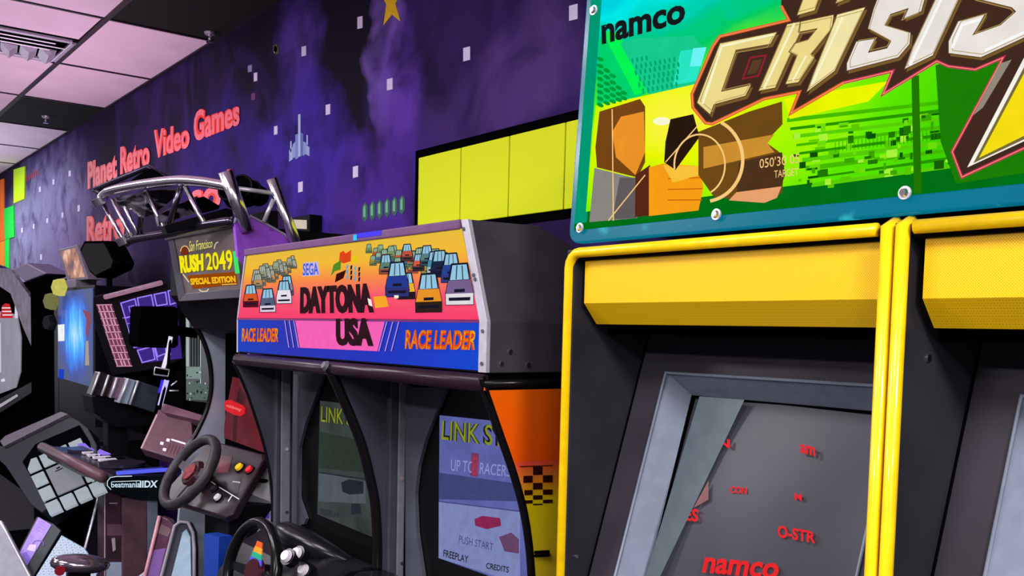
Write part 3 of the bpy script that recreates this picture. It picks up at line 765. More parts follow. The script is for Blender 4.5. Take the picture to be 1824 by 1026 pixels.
lower = prism('lower_sign_panel', [hq(DL + .005, BOT, .004), hq(DR - .03, BOT, .004), hq(DR - .03, FOLD - .003, .004), hq(DL + .005, FOLD - .003, .004)], (0, .004, 0), low_m, day)
box('sign_seam', (DL + .003, DY - .006, FOLD - .003), (DR - .03, DY, FOLD + .003), mat('purple_seam', (110, 40, 100), .4), day, bevel=0)
box('top_rail', (TL_ - .004, DY - .010, TOP - .022), (TR_ - .028, DY + .02, TOP + .002), mat('mauve_rail', (110, 76, 116), .4), day)
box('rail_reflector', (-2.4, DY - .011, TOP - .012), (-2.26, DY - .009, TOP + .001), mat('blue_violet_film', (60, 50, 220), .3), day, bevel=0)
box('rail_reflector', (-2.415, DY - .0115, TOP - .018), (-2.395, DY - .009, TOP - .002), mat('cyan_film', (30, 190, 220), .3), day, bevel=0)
prism('edge_strip', [hq(DR - .028, BOT - .004, .006), hq(DR + .002, BOT - .004, .006), hq(DR + .002, FOLD, .006), hq(TR_ + .002, TOP, .006), hq(TR_ - .026, TOP, .006), hq(DR - .028, FOLD, .006)], (0, .012, 0), STEEL, day, bevel=.001)
prism('edge_strip', [hq(DL - .002, BOT - .004, .006), hq(DL + .006, BOT - .004, .006), hq(DL + .006, FOLD, .006), hq(TL_ + .006, TOP, .006), hq(TL_ - .002, TOP, .006), hq(DL - .002, FOLD, .006)], (0, .012, 0), STEEL, day, bevel=.001)
for z, x in ((1.84, TR_ - .012), (1.73, DR - .052), (1.72, DR - .046), (1.60, DR - .012), (1.525, DR - .012)):
    disc('rivet', hq(x, z, .006), (0, -1, 0), .0045, .003, GREY, day)
for yy, zz_, r in ((-.86, 1.525, .005), (-.78, 1.522, .006), (-.835, 1.553, .006)):
    disc('screw', (DR, yy, zz_), (1, 0, 0), r, .004, CHROME, day)
# bull-nose rail under the sign
tube('bull_nose', [(DL + .01, DY - .004, BOT - .028), (DR - .006, DY - .004, BOT - .028)], .021, mat('plum_black_rail', (44, 27, 38), .28), day)
box('header_floor', (DL + .01, DY + .01, BOT - .045), (DR - .006, -.5, BOT - .012), DEEP, day, bevel=0)

# ---- printed header artwork
zh = zz(420, 420, 880, 1824)
def TH(*p): return [zh(x, y) for x, y in p]
A = Art(HP, .0045)
PINKL = glow(250, 100, 186)
A.poly(TH((415, 596), (1055, 592), (1000, 815), (445, 790)), PINKL)
STR = glow(180, 150, 235)
for k in range(3):
    A.line(TH((345 + 32 * k, 596), (375 + 34 * k, 790)), 1.6, STR)
    A.line(TH((1070 + 42 * k, 594), (1010 + 44 * k, 815)), 1.8, STR)
    A.line(TH((352 + 32 * k, 596), (382 + 34 * k, 790)), 1.4, glow(36, 22, 90)); A.line(TH((1078 + 42 * k, 594), (1018 + 44 * k, 815)), 1.4, glow(36, 22, 90))
A.poly(TH((735, 120), (760, 105), (775, 125), (815, 100), (812, 180), (760, 195), (730, 180)), glow(226, 70, 24))
A.poly(TH((690, 205), (745, 170), (740, 240), (700, 250), (672, 285)), glow(84, 140, 40))
A.poly(TH((820, 150), (855, 135), (862, 185), (820, 195)), glow(236, 206, 20))
A.poly(TH((710, 270), (780, 240), (760, 300), (700, 330)), glow(60, 16, 10))
for k in range(12):
    xx, yy = 782 + (k % 4) * 28, 205 + (k // 4) * 36 + (k % 4) * 6
    A.poly(TH((xx, yy), (xx + 14, yy - 4), (xx + 10, yy + 26), (xx - 2, yy + 30)), glow(*((14, 20, 40) if k % 2 else (110, 170, 200))))
A.poly(TH((480, 188), (582, 182), (592, 280), (470, 288)), glow(206, 186, 216))
def car(cx_, cy_, s, body, bump, roof=(150, 200, 226), dk=(26, 24, 40), fade=None):
    """front view of a boxy stock car: cx, base y, size"""
    s *= 1.12
    def q(pts): return TH(*[(cx_ + x * s * .9, cy_ + y * s * 1.35) for x, y in pts])
    A.poly(q([(-.46, -1.32), (.46, -1.36), (.62, -.70), (-.62, -.66)]), glow(*dk))
    A.poly(q([(-.40, -1.26), (.40, -1.30), (.54, -.74), (-.54, -.70)]), glow(*roof))
    for x in (-.16, .16): A.line(q([(x * .9, -1.26), (x * 1.2, -.73)]), 1.4 * s / 100, glow(40, 60, 80))
    A.poly(q([(-.62, -.68), (.62, -.72), (.80, -.22), (-.80, -.18)]), glow(*body))
    A.poly(q([(-.30, -.36), (.30, -.38), (.30, -.26), (-.30, -.24)]), glow(*dk))
    A.poly(q([(-.80, -.18), (.80, -.22), (.80, .22), (-.78, .24)]), glow(*bump))
    A.poly(q([(-.62, -.04), (.62, -.07), (.60, .06), (-.60, .08)]), glow(*dk))
    A.line(q([(-.46, -1.32), (.46, -1.36), (.80, -.22), (.80, .22), (-.78, .24), (-.80, -.18)]), 1.2, glow(*dk), closed=True)
for k in range(30):       # far field, right
    t = k / 29
    car(960 + 560 * t ** 1.2 * .8 + (k % 3) * 40 - 20, 112 + 90 * t + (k % 4) * 26, 26 + 28 * t, [(120, 150, 96), (200, 90, 50), (70, 110, 150), (170, 150, 60)][k % 4], [(110, 130, 100), (190, 80, 60), (80, 120, 150)][k % 3], roof=(150, 190, 160), dk=(60, 70, 60))
for (x, y, s, b, bu) in ((1060, 250, 58, (96, 130, 110), (150, 80, 60)), (1210, 160, 50, (196, 84, 60), (90, 60, 50)), (1290, 230, 50, (220, 90, 70), (60, 50, 50)), (1350, 190, 60, (90, 130, 130), (60, 80, 90)), (1400, 240, 64, (70, 140, 170), (180, 190, 200)), (1205, 420, 78, (240, 180, 50), (40, 30, 30)),
                         (1440, 265, 80, (30, 40, 70), (30, 30, 60)), (1520, 300, 88, (40, 70, 150), (50, 60, 130)), (1140, 395, 104, (40, 60, 150), (50, 50, 120)), (1580, 445, 124, (120, 96, 140), (225, 222, 230)), (1362, 500, 116, (236, 150, 40), (48, 34, 26))):
    car(x, y, s, b, bu)
for k in range(18):        # far field, left
    t = k / 17
    car(400 - 270 * t + (k % 2) * 26, 190 + 120 * t + (k % 3) * 24, 24 + 20 * t, [(150, 150, 120), (170, 170, 170), (190, 140, 90)][k % 3], (120, 120, 110), roof=(170, 180, 160), dk=(70, 70, 60))
for (x, y, s, b, bu) in ((360, 400, 58, (140, 130, 150), (90, 80, 120)), (340, 455, 68, (232, 226, 236), (224, 220, 232)), (105, 480, 66, (220, 90, 36), (96, 14, 30)), (225, 515, 70, (84, 96, 126), (222, 210, 226))):
    car(x, y, s, b, bu)
A.poly(TH((970, 430), (1060, 425), (1080, 500), (985, 510)), glow(255, 170, 40))
A.poly(TH((930, 440), (955, 450), (965, 500), (940, 490)), glow(250, 236, 220)); A.poly(TH((1118, 420), (1150, 420), (1150, 440), (1120, 442)), glow(255, 240, 220))
A.done('printed_picture', upper, 'printed stock cars on the lit header')
BLK = mat('maroon_black_print', (34, 8, 16), .8, spec=.05)
text_on('DAYTONA', TH((455, 362), (965, 332), (980, 545), (452, 552)), HP, BLK, upper, bold=.045, fat=.012, lift=.0095)
text_on('USA', TH((706, 582), (965, 580), (976, 782), (706, 776)), HP, BLK, lower, bold=.05, fat=.02, lift=.0095)
text_on('SEGA', TH((474, 196), (580, 190), (586, 274), (472, 282)), HP, glow(60, 100, 226), upper, bold=.025, lift=.0095)
for q in (TH((42, 652), (300, 652), (298, 752), (42, 748)), TH((1196, 664), (1700, 668), (1688, 808), (1194, 800))):
    text_on('RACE LEADER', q, HP, glow(220, 60, 20), lower, bold=.055, lift=.0095, shear=.12)
    text_on('RACE LEADER', q, HP, glow(255, 200, 20), lower, bold=.006, lift=.0095, shear=.12)

# ---- side and centre fins with concave front edges
def fin(name, x, th, ctrl, m, back):
    pts = curve_pts([onX(px, py, x) for px, py in ctrl], 6)
    low = pts[-1]
    poly = pts + [Vector((x, low.y - .02, .55)), Vector((x, -1.02, .50)), Vector((x, -1.02, 0.0)), Vector((x, back, 0.0)), Vector((x, back, BOT - .045)), Vector((x, pts[0].y, BOT - .045))]
    o = prism(name, poly, (-th, 0, 0), m, day)
    return o, pts
finm = mat('fin_slate', (62, 65, 74), .42, noise=.2, nscale=6)
EDGE = mat('black_edge_trim', (16, 15, 17), .22)
ctrC = [(590, 652), (612, 700), (647, 786), (664, 850), (673, 897), (677, 960), (677, 1016)]
o, pc = fin('centre_fin', DC, .045, ctrC, finm, -.70)
tube('fin_edge', [p + Vector((-.01, -.004, 0)) for p in pc], .016, EDGE, o, seg=10)
disc('fin_cap', pc[0] + Vector((-.01, -.012, 0)), (0, -1, .4), .016, .010, GREY, o, R2=.010)
ctrL = [(418, 643), (445, 705), (475, 800), (487, 870), (488, 930)]
o, pL = fin('side_fin', DL + .02, .02, ctrL, finm, -.70)
tube('fin_edge', [p + Vector((-.008, -.003, 0)) for p in pL], .006, EDGE, o, seg=8)
# right outer side panel: orange fading to yellow with painted checkers
sp_m, nt, pb = nodes_mat('orange_yellow_side_art', 0.3)
tc = nd(nt, 'ShaderNodeTexCoord'); sx = nd(nt, 'ShaderNodeSeparateXYZ'); nt.links.new(tc.outputs['Object'], sx.inputs[0])
mr = nd(nt, 'ShaderNodeMapRange'); mr.inputs['From Min'].default_value = 1.0; mr.inputs['From Max'].default_value = 1.5; nt.links.new(sx.outputs['Z'], mr.inputs['Value'])
cr = nd(nt, 'ShaderNodeValToRGB'); nt.links.new(mr.outputs[0], cr.inputs[0]); els = cr.color_ramp.elements
els[0].color = rgb(252, 222, 40); els[1].color = rgb(255, 108, 4)
for pos, c3 in ((.38, (252, 226, 8)), (.46, (250, 160, 30)), (.575, (252, 80, 60)), (.58, (255, 92, 6))):
    e = els.new(pos); e.color = rgb(*c3)
nt.links.new(cr.outputs[0], pb.inputs['Base Color'])
ctrR = [(863, 672), (872, 700), (891, 755), (910, 808), (926, 857), (941, 915), (950, 976), (954, 1026)]
o, pR = fin('side_panel', DR, .02, ctrR, sp_m, -.14)
tube('fin_edge', [p + Vector((-.010, -.004, 0)) for p in pR], .011, EDGE, o, seg=10)
tube('fin_edge', [Vector((DR - .006, pR[0].y, BOT - .03)), Vector((DR - .004, -.5, BOT - .03))], .010, EDGE, o, seg=8)
SP = Plane((DR, 0, 0), (1, 0, 0)); zc = zz(840, 800, 1020, 817)
A = Art(SP, .001); CK = mat('dark_checker_print', (52, 16, 10), .35)
rows = [(140, 208), (212, 270), (272, 326), (328, 370), (372, 408), (410, 438), (440, 452)]
for r, (ya, yb_) in enumerate(rows):
    for c_ in range(3):
        if (r + c_) % 2 == 1:
            xa = [415, 497, 577][c_] + r * 4 * (c_ == 0); xb = [494, 574, 655][c_] 
            A.poly([zc(xa, ya + 4 - 2 * c_), zc(xb, ya + 2 - 2 * c_), zc(xb, yb_ - 2 * c_), zc(xa, yb_ + 3 - 2 * c_)], CK)
A.poly([zc(385, 138), (840 + 658 * .2203, 800 + 128 * .2203), (840 + 658 * .2203, 800 + 134 * .2203), zc(390, 146)], CK)
A.done('checker_print', o)
for y in (835, 862): tube('cable_clip', [onX(953, 800 + y * .2203, DR + .006), onX(978, 800 + (y - 6) * .2203, DR + .006)], .004, DEEP, day, seg=6)
# ---- interior: screens, wings, columns, black mask
SY = -0.67
box('cabinet_body', (DL + .02, SY + .03, .02), (DR - .02, -.12, BOT - .05), DEEP, day, bevel=0)
box('monitor_mask', (DL + .021, SY + .008, .60), (DR - .021, SY + .03, BOT - .05), mat('black_monitor_mask', (9, 9, 11), .35), day, bevel=0)
SQ = Plane((0, SY, 0), (0, -1, 0))
def px_box(name, pts, Y, th, m, **kw):
    return prism(name, [onY(x, y, Y) for x, y in pts], (0, th, 0), m, day, **kw)
wing = mat('grey_screen_wing', (74, 78, 88), .42, noise=.2, nscale=7)
for dx in (0,):
    px_box('screen_wing', [(515, 668), (578, 664), (561, 708), (543, 756), (532, 800), (529, 850), (533, 890), (545, 924), (541, 934), (515, 934)], SY - .006, .012, wing)
    px_box('screen_wing', [(722, 690), (796, 690), (779, 728), (757, 784), (745, 830), (739, 880), (742, 950), (755, 1040), (722, 1040)], SY - .006, .012, wing)
def column(px0, px1, py, X, m):
    a, b = onX(px0, py, X), onX(px1, py, X)
    box('column', (X - .004, a.y, .70), (X + .022, b.y, BOT - .045), m, day)
colm = mat('column_grey', (112, 116, 126), .4, noise=.12)
column(497, 514, 690, DL + .022, colm); column(488, 496, 690, DL + .021, finm)
column(705, 718, 690, DC + .001, colm); column(690, 704, 690, DC, finm)
for X, p in ((DL + .046, (511, 800)), (DL + .046, (511, 912)), (DC + .024, (716, 852)), (DC + .024, (716, 1003))):
    disc('screw', onX(p[0], p[1], X), (1, -.4, 0), .006, .003, CHROME, day)
# screens
scr_a = mat('dim_green_screen', (70, 78, 76), .3, emit=.55, noise=.3, nscale=9)
scr_b = mat('dim_violet_screen', (100, 108, 180), .15, emit=.75, noise=.18, nscale=9)
s1 = px_box('screen', [(570, 714), (690, 728), (690, 968), (565, 916)], SY + .004, .008, scr_a)
s2 = px_box('screen', [(783, 740), (950, 757), (950, 1054), (781, 994)], SY + .004, .008, scr_b)
SS = Plane((0, SY + .004, 0), (0, -1, 0))
zs = zz(400, 620, 1040, 1617)
def TS(*p): return [zs(x, y) for x, y in p]
A = Art(SS, .0012)
G1, G2, G3 = (mat('scr_%d' % i, c_, .2, emit=.5) for i, c_ in enumerate(((58, 70, 60), (104, 112, 122), (40, 50, 60))))
A.poly(TS((428, 375), (630, 420), (630, 560), (425, 540)), G1); A.poly(TS((424, 560), (635, 600), (635, 700), (422, 690)), G2)
A.poly(TS((525, 605), (560, 590), (625, 600), (625, 655), (560, 660), (530, 645)), G3); A.poly(TS((570, 700), (610, 700), (615, 745), (568, 750)), G3)
A.line(TS((424, 560), (635, 590)), 2, G3)
A.done('screen_image', s1)
A = Art(SS, .0012)
B1, B2, B3, B4 = (mat('scrb_%d' % i, c_, .2, emit=.7) for i, c_ in enumerate(((84, 92, 158), (138, 150, 206), (150, 40, 90), (72, 78, 136))))
A.poly(TS((964, 560), (1320, 610), (1320, 690), (964, 680)), B4); A.poly(TS((964, 690), (1330, 735), (1330, 1060), (964, 945)), B2)
A.poly(TS((1125, 770), (1160, 755), (1240, 765), (1245, 800), (1180, 815), (1128, 800)), B3)
A.poly(TS((1235, 850), (1290, 830), (1325, 860), (1325, 925), (1260, 915)), mat('scrb_9', (120, 80, 120), .2, emit=.6)); A.line(TS((964, 690), (1330, 735)), 2, B4)
A.poly(TS((1110, 470), (1145, 475), (1140, 580), (1105, 575)), mat('scrb_8', (140, 70, 120), .2, emit=.6))
A.done('screen_image', s2)
YT, DT = mat('screen_yellow_text', (150, 160, 40), .3, emit=.7), mat('screen_shadow_text', (30, 34, 44), .3)
for q, s_, t in ((TS((436, 262), (600, 282), (600, 352), (434, 332)), s1, 'LINK SY'), (TS((980, 325), (1262, 352), (1262, 446), (976, 412)), s2, 'LINK SY')):
    text_on(t, q, SS, DT, s_, bold=.05, lift=.007); text_on(t, q, SS, YT, s_, bold=.005, lift=.0085)
LT = mat('screen_pale_text', (150, 156, 214), .3, emit=.8)
text_on('UP TO  RACERS', TS((1020, 500), (1290, 530), (1285, 580), (1018, 552)), SS, LT, s2, lift=.007)
text_on('8', TS((1112, 480), (1146, 486), (1140, 578), (1108, 572)), SS, mat('screen_red_text', (170, 60, 90), .3, emit=.7), s2, bold=.03, lift=.008)
text_on('FREEPLAY', TS((986, 906), (1098, 936), (1096, 968), (984, 938)), SS, DT, s2, bold=.02, lift=.007); text_on('FREEPLAY', TS((434, 722), (516, 742), (514, 768), (432, 748)), SS, DT, s1, bold=.02, lift=.007)
text_on('PUSH START', TS((1056, 842), (1210, 880), (1208, 912), (1054, 876)), SS, B4, s2, lift=.007)
text_on('CREDITS', TS((1178, 965), (1280, 985), (1278, 1012), (1176, 992)), SS, DT, s2, bold=.02, lift=.007)
# ---- dashboards with wheels
dash = mat('black_dash', (17, 17, 22), .25, noise=.2)
for sx_, (x0, x1) in enumerate(((DL + .022, DC - .046), (DC + .002, DR - .022))):
    prof = [(-.69, .80), (-.73, .862), (-.82, .868), (-.90, .83), (-.98, .74), (-1.02, .62), (-1.02, .02), (-.66, .02), (-.66, .80)]
    d_ = prism('dashboard', [(x0, y, z) for y, z in prof], (x1 - x0, 0, 0), dash, day, bevel=.012)
    if sx_ == 0:
        hood = curve_pts([(x0 + .10, -.76, .85), (x0 + .17, -.81, .88), (x0 + .32, -.83, .885), (x0 + .48, -.81, .875), (x0 + .58, -.76, .85)], 5)
        tube('instrument_hood', hood, [0.015 + .035 * math.sin(math.pi * i / (len(hood) - 1)) for i in range(len(hood))], dash, d_, seg=12)
    # wheel
    if sx_ == 0: wc = onX(447, 1022, -2.92); 
    else: wc = Vector((-2.15, -1.06, .60))
    wn = Vector((.05, -.97, .22)).normalized()
    w_ = tube('steering_wheel', ring_pts(wc, wn, .165, 40), .019, mat('wheel_black', (14, 13, 15), .22), day, seg=12, closed=True)
    wa, wb = frame_of(wn); ups = (Vector((0, 0, 1)) - wn * wn.z).normalized(); rt = ups.cross(wn).normalized()
    disc('hub', wc - wn * .02, wn, .055, .02, mat('maroon_hub', (58, 22, 30), .25), w_, seg=24, R2=.048)
    for ang in (0, 180, 270):
        t = math.radians(ang); d2 = rt * math.cos(t) + ups * math.sin(t)
        prism('spoke', [wc + d2 * .045 - wn * .012 + d2.cross(wn) * .018, wc + d2 * .155 + d2.cross(wn) * .012, wc + d2 * .155 - d2.cross(wn) * .012, wc + d2 * .045 - wn * .012 - d2.cross(wn) * .018], -wn * .008, dash, w_)
    # rainbow wheel badge
    for k, cc_ in enumerate(((226, 90, 30), (245, 150, 40), (40, 160, 120), (70, 80, 200))):
        c0 = wc + ups * (.105 - .018 * k) - wn * .006
        prism('badge', [c0 - rt * (.018 + .007 * k) , c0 + rt * (.018 + .007 * k), c0 + rt * (.022 + .007 * k) - ups * .018, c0 - rt * (.022 + .007 * k) - ups * .018], -wn * .004, mat('badge_%d' % k, cc_, .3), w_)
    tube('column_shaft', [wc - wn * .02, wc - wn * .16], .035, dash, w_)
# view-change buttons on the near-left dash
for (x, y) in ((511, 991), (529, 986), (541, 1015)):
    c0 = onX(x, y, -2.70); n_ = Vector((.25, -.8, .5)).normalized()
    b = disc('view_button', c0, n_, .020, .012, mat('white_button', (226, 222, 226), .3), day, R2=.015)
    disc('button_collar', c0 - n_ * .03, n_, .027, .028, dash, b)

# ================================================================== FUTURISTIC RACER (behind, left of the twin racer)
rush = thing('driving_arcade_cabinet', 'single driving cabinet with chrome tube truss and yellow RUSH 2049 sign', 'arcade cabinet', (-3.8, -.5, 0))
RX0, RX1, RY = -4.19, -3.40, -0.855
PUR = mat('purple_side_panel', (152, 80, 206), .35, coat=.2)
# purple upper side panel
pts = [(418, 398), (421, 386), (428, 380), (438, 381), (476, 400), (508, 418), (516, 432), (530, 470), (530, 640), (446, 640), (430, 525)]
prism('purple_side', [onX(x, y, RX1) for x, y in pts], (-.022, 0, 0), PUR, rush, bevel=.002)
tube('side_edge', [onX(x, y, RX1 + .001) for x, y in pts[:7]], .005, mat('grey_edge', (150, 140, 160), .4), rush, seg=6)
# sign box
mqd = [(306, 419), (418, 405), (429, 514), (328, 524)]
RP = Plane((0, RY, 0), (0, -1, 0))
c4 = [RP.at(x, y) for x, y in mqd]
sb_m = mat('dark_sign_box', (42, 38, 46), .35, noise=.15)
zt_, zb_ = 1.968, 1.70
pr = [Vector((RX0, RY + .01, zt_)), Vector((RX0, RY + .01, zb_ + .02)), Vector((RX0, RY + .12, zb_ - .12)), Vector((RX0, -.35, zb_ - .12)), Vector((RX0, -.35, zt_))]
prism('sign_box', pr, (RX1 - RX0 - .022, 0, 0), BLACK, rush, bevel=.004)
sm, nt, pb = nodes_mat('smoked_sign_panel', .3, spec=.06)
tc = nd(nt, 'ShaderNodeTexCoord'); nz = nd(nt, 'ShaderNodeTexNoise'); nz.inputs['Scale'].default_value = 5
nt.links.new(tc.outputs['Object'], nz.inputs['Vector'])
cc_ = mixc(nt, rgb(44, 34, 26), rgb(104, 90, 92), nz.outputs['Fac'])
nt.links.new(cc_, pb.inputs['Base Color']); nt.links.new(cc_, pb.inputs['Emission Color']); pb.inputs['Emission Strength'].default_value = .3
sp = prism('sign_panel', c4, (0, .012, 0), sm, rush)
box('sign_rail', (RX0 - .01, RY - .012, zt_ - .012), (RX1 - .022, RY + .01, zt_ + .022), mat('rail_dark', (58, 48, 60), .3), rush)
prism('sign_edge', [onY(x, y, RY - .004) for x, y in ((298, 420), (307, 419), (329, 524), (318, 537))], (0, .02, 0), mat('sign_frame', (62, 58, 70), .4, spec=.08), rush, bevel=.002)
prism('sign_edge', [onY(x, y, RY - .004) for x, y in ((318, 537), (329, 523), (430, 513), (432, 530))], (0, .02, 0), mat('rail_dark', (58, 48, 60), .3), rush, bevel=.002)
zr = zz(300, 390, 460, 1094)
def TR(*p): return [zr(x, y) for x, y in p]
A = Art(RP, .0012)
A.poly(TR((230, 690), (820, 640), (840, 800), (300, 850)), glow(150, 70, 10)); A.poly(TR((150, 440), (165, 350), (205, 325), (240, 400), (235, 440)), glow(120, 46, 24))
A.line([zr(x, y) for x, y in ell(200, 410, 55, 80, 3.3, 6.2)], 1.6, glow(240, 200, 120)); A.line(TR((175, 670), (250, 770)), 1.6, glow(250, 230, 170))
A.poly(TR((780, 395), (830, 390), (870, 660), (815, 668)), glow(70, 230, 110)); A.line(TR((650, 800), (830, 790)), 1.4, glow(255, 214, 90))
A.line([zr(x, y) for x, y in ell(430, 840, 60, 45, .2, 2.8)], 1.8, glow(240, 220, 190)); A.line([zr(x, y) for x, y in ell(600, 370, 40, 85, 3.2, 4.9)], 1.6, glow(220, 210, 190))
A.done('printed_picture', sp)
YG, OG = glow(250, 236, 20), glow(255, 196, 30)
text_on('San Francisco', TR((250, 270), (535, 240), (535, 345), (250, 400)), RP, glow(240, 232, 120), sp, lift=.005, shear=.2)
text_on('RUSH', TR((128, 450), (425, 420), (430, 630), (150, 665)), RP, YG, sp, bold=.05, fat=.012, lift=.005)
text_on('2049', TR((450, 420), (770, 370), (790, 625), (465, 625)), RP, YG, sp, bold=.02, lift=.005)
text_on('SPECIAL EDITION', TR((262, 725), (812, 690), (822, 770), (275, 805)), RP, OG, sp, bold=.05, lift=.005)
# left side panel with concave front edge (inner face seen) and right panel behind the twin racer
ctrl = [(318, 535), (332, 557), (352, 584), (367, 615), (376, 650), (378, 690), (371, 727), (358, 758), (345, 782), (330, 802)]
cp = curve_pts([onX(x, y, RX0) for x, y in ctrl], 4)
poly = cp + [Vector((RX0, cp[-1].y - .04, .60)), Vector((RX0, -.98, .5)), Vector((RX0, -.98, 0)), Vector((RX0, -.15, 0)), Vector((RX0, -.15, zb_)), Vector((RX0, cp[0].y, zb_))]
side = mat('rush_side_grey', (150, 160, 174), .32, noise=.18, nscale=5)
o = prism('side_panel', poly, (-.022, 0, 0), side, rush)
tube('panel_edge', [p + Vector((-.006, -.002, 0)) for p in cp], .011, EDGE, o, seg=8)
box('side_panel', (RX1 - .022, -.70, 0), (RX1, -.15, zb_), side, rush)
box('monitor_body', (RX0 + .001, -.60, .02), (RX1 - .023, -.16, 1.56), DEEP, rush, bevel=0)
RS = Plane((0, -.604, 0), (0, -1, 0))
zd = zz(240, 620, 580, 859)
def TD_(*p): return [zd(x, y) for x, y in p]
redm = mat('dark_red_screen', (122, 26, 34), .25, emit=.5, noise=.3, nscale=6)
rs = prism('screen', [RS.at(x, y) for x, y in TD_((440, 130), (700, 190), (700, 480), (575, 468), (398, 402), (408, 300))], (0, .004, 0), redm, rush)
A = Art(RS, .001)
A.poly(TD_((470, 170), (500, 220), (460, 300), (455, 420), (440, 415), (445, 290)), mat('dull_red_bar', (84, 20, 30), .3, emit=.4)); A.done('screen_image', rs)
q = [RS.at(x, y, .004) for x, y in TD_((402, 250), (412, 234), (430, 234), (480, 256), (494, 272), (492, 296), (474, 306), (446, 300), (408, 280))]
bd = prism('neon_badge', q, (0, .004, 0), mat('red_neon', (210, 16, 26), .3, emit=1.0), rush)
text_on('midway', TD_((412, 250), (480, 270), (478, 290), (412, 268)), RS, glow(255, 130, 130), bd, lift=.006, bold=.02)
# dashboard and steering wheel
dn = Vector((.12, -.72, .68)).normalized()
DP = Plane(onX(390, 850, -3.72), dn)
dpts = [DP.at(x, y) for x, y in ((374, 783), (468, 808), (470, 818), (414, 916), (400, 922), (300, 892), (296, 872))]
db = prism('dashboard', dpts, -dn * .035, mat('plum_black_dash', (36, 24, 30), .3, noise=.3), rush, bevel=.008)
A = Art(DP, .001)
A.poly(TD_((360, 600), (480, 580), (455, 690), (340, 700)), mat('dash_decal', (24, 20, 24), .3)); A.poly(TD_((390, 480), (440, 490), (420, 560), (370, 560)), mat('dash_decal_red', (96, 40, 50), .3))
A.line(TD_((330, 590), (370, 620), (470, 680)), 1.6, mat('silver_line', (200, 200, 205), .3)); A.line(TD_((440, 600), (475, 605)), 1.4, mat('silver_line', (200, 200, 205), .3)); A.line(TD_((420, 690), (440, 660)), 1.6, mat('silver_line', (200, 200, 205), .3))
A.done('printed_decal', db)
for (x, y), cc_, r in (((475, 540), (245, 206, 30), .019), ((520, 551), (214, 34, 40), .017), ((378, 676), (205, 205, 210), .017), ((362, 635), (40, 40, 44), .016)):
    c0 = DP.at(*zd(x, y)); b = disc('push_button', c0, dn, r, .014, mat('button_%d_%d' % (cc_[0], cc_[1]), cc_, .3), rush, R2=r * .8)
    disc('button_ring', c0, dn, r * 1.25, .005, BLACK, b)
wc = onX(338, 840, -3.78); wn = Vector((.06, -.82, .57)).normalized()
wh = tube('steering_wheel', ring_pts(wc, wn, .150, 40), .021, mat('grey_black_wheel', (44, 42, 45), .45, noise=.3, nscale=40, bump=.5), rush, seg=12, closed=True)
ups = (Vector((0, 0, 1)) - wn * wn.z).normalized(); rt = ups.cross(wn).normalized()
disc('hub', wc - wn * .02, wn, .06, .018, mat('dark_wheel_hub', (48, 22, 28), .3, noise=.5, nscale=60), wh, seg=24, R2=.05)
disc('hub_badge', wc, wn, .036, .005, mat('flame_badge', (118, 44, 48), .3, noise=.9, nscale=120), wh, seg=20)
for ang in (10, 170, 270):
    t = math.radians(ang); d2 = rt * math.cos(t) + ups * math.sin(t); e_ = d2.cross(wn)
    prism('spoke', [wc + d2 * .05 + e_ * .02 - wn * .012, wc + d2 * .145 + e_ * .014, wc + d2 * .145 - e_ * .014, wc + d2 * .05 - e_ * .02 - wn * .012], -wn * .008, mat('spoke_grey', (70, 66, 70), .35), wh)
tube('column_shaft', [wc - wn * .02, wc - wn * .14], .04, BLACK, wh)
# white car print and silver cowl beside the twin racer
CP = Plane(onX(450, 880, -3.62), Vector((.5, -.7, .5)))
cw = prism('silver_cowl', [CP.at(x, y) for x, y in TD_((428, 780), (500, 650), (590, 490), (640, 560), (640, 800), (520, 850), (470, 850))], -CP.n * .06, mat('silver_cowl', (150, 146, 160), .3, metal=.3, noise=.3, nscale=12), rush, bevel=.006)
A = Art(CP, .0012)
A.poly(TD_((505, 640), (540, 570), (600, 540), (610, 690), (540, 665)), ink(226, 228, 226)); A.poly(TD_((520, 600), (560, 560), (555, 595)), ink(240, 210, 30)); A.poly([zd(x, y) for x, y in ell(578, 598, 24, 10)], ink(16, 16, 20)); A.poly(TD_((550, 745), (605, 735), (605, 765), (550, 770)), ink(60, 60, 200))
A.done('printed_picture', cw)
# pedestal and front fairings
box('pedestal', (-3.78, -.84, .02), (-3.52, -.55, .90), BLACK, rush)
FP = Plane(onX(330, 980, -3.82), Vector((.75, -.65, .15)))
fr = prism('front_fairing', [FP.at(x, y) for x, y in TD_((75, 1250), (120, 1026), (180, 800), (205, 782), (240, 785), (262, 830), (268, 900), (268, 1250))], -FP.n * .05, mat('fairing_frame', (60, 62, 70), .3), rush, bevel=.006)
prism('fairing_panel', [FP.at(x, y, .004) for x, y in TD_((140, 1200), (165, 1026), (215, 830), (232, 815), (250, 850), (256, 1200))], -FP.n * .004, mat('pale_blue_panel', (150, 176, 190), .35), fr)
tube('fairing_rim', [FP.at(x, y, .012) for x, y in TD_((75, 1250), (120, 1026), (180, 800), (205, 782), (240, 785), (262, 830), (268, 900), (268, 1250))], .007, mat('fairing_rim', (150, 146, 156), .3), fr, seg=8)
FP2 = Plane(onX(300, 980, -4.1), Vector((.75, -.65, .15)))
f2 = prism('front_fairing', [FP2.at(x, y) for x, y in TD_((0, 1200), (52, 1000), (112, 755), (150, 770), (180, 800), (120, 1026), (60, 1200))], -FP2.n * .05, mat('fairing_plum', (84, 50, 70), .3, noise=.4, nscale=10), rush, bevel=.004)
tube('fairing_rim', [FP2.at(x, y, .008) for x, y in TD_((0, 1200), (52, 1000), (112, 755))], .008, mat('pink_edge', (196, 140, 150), .3), f2, seg=8)
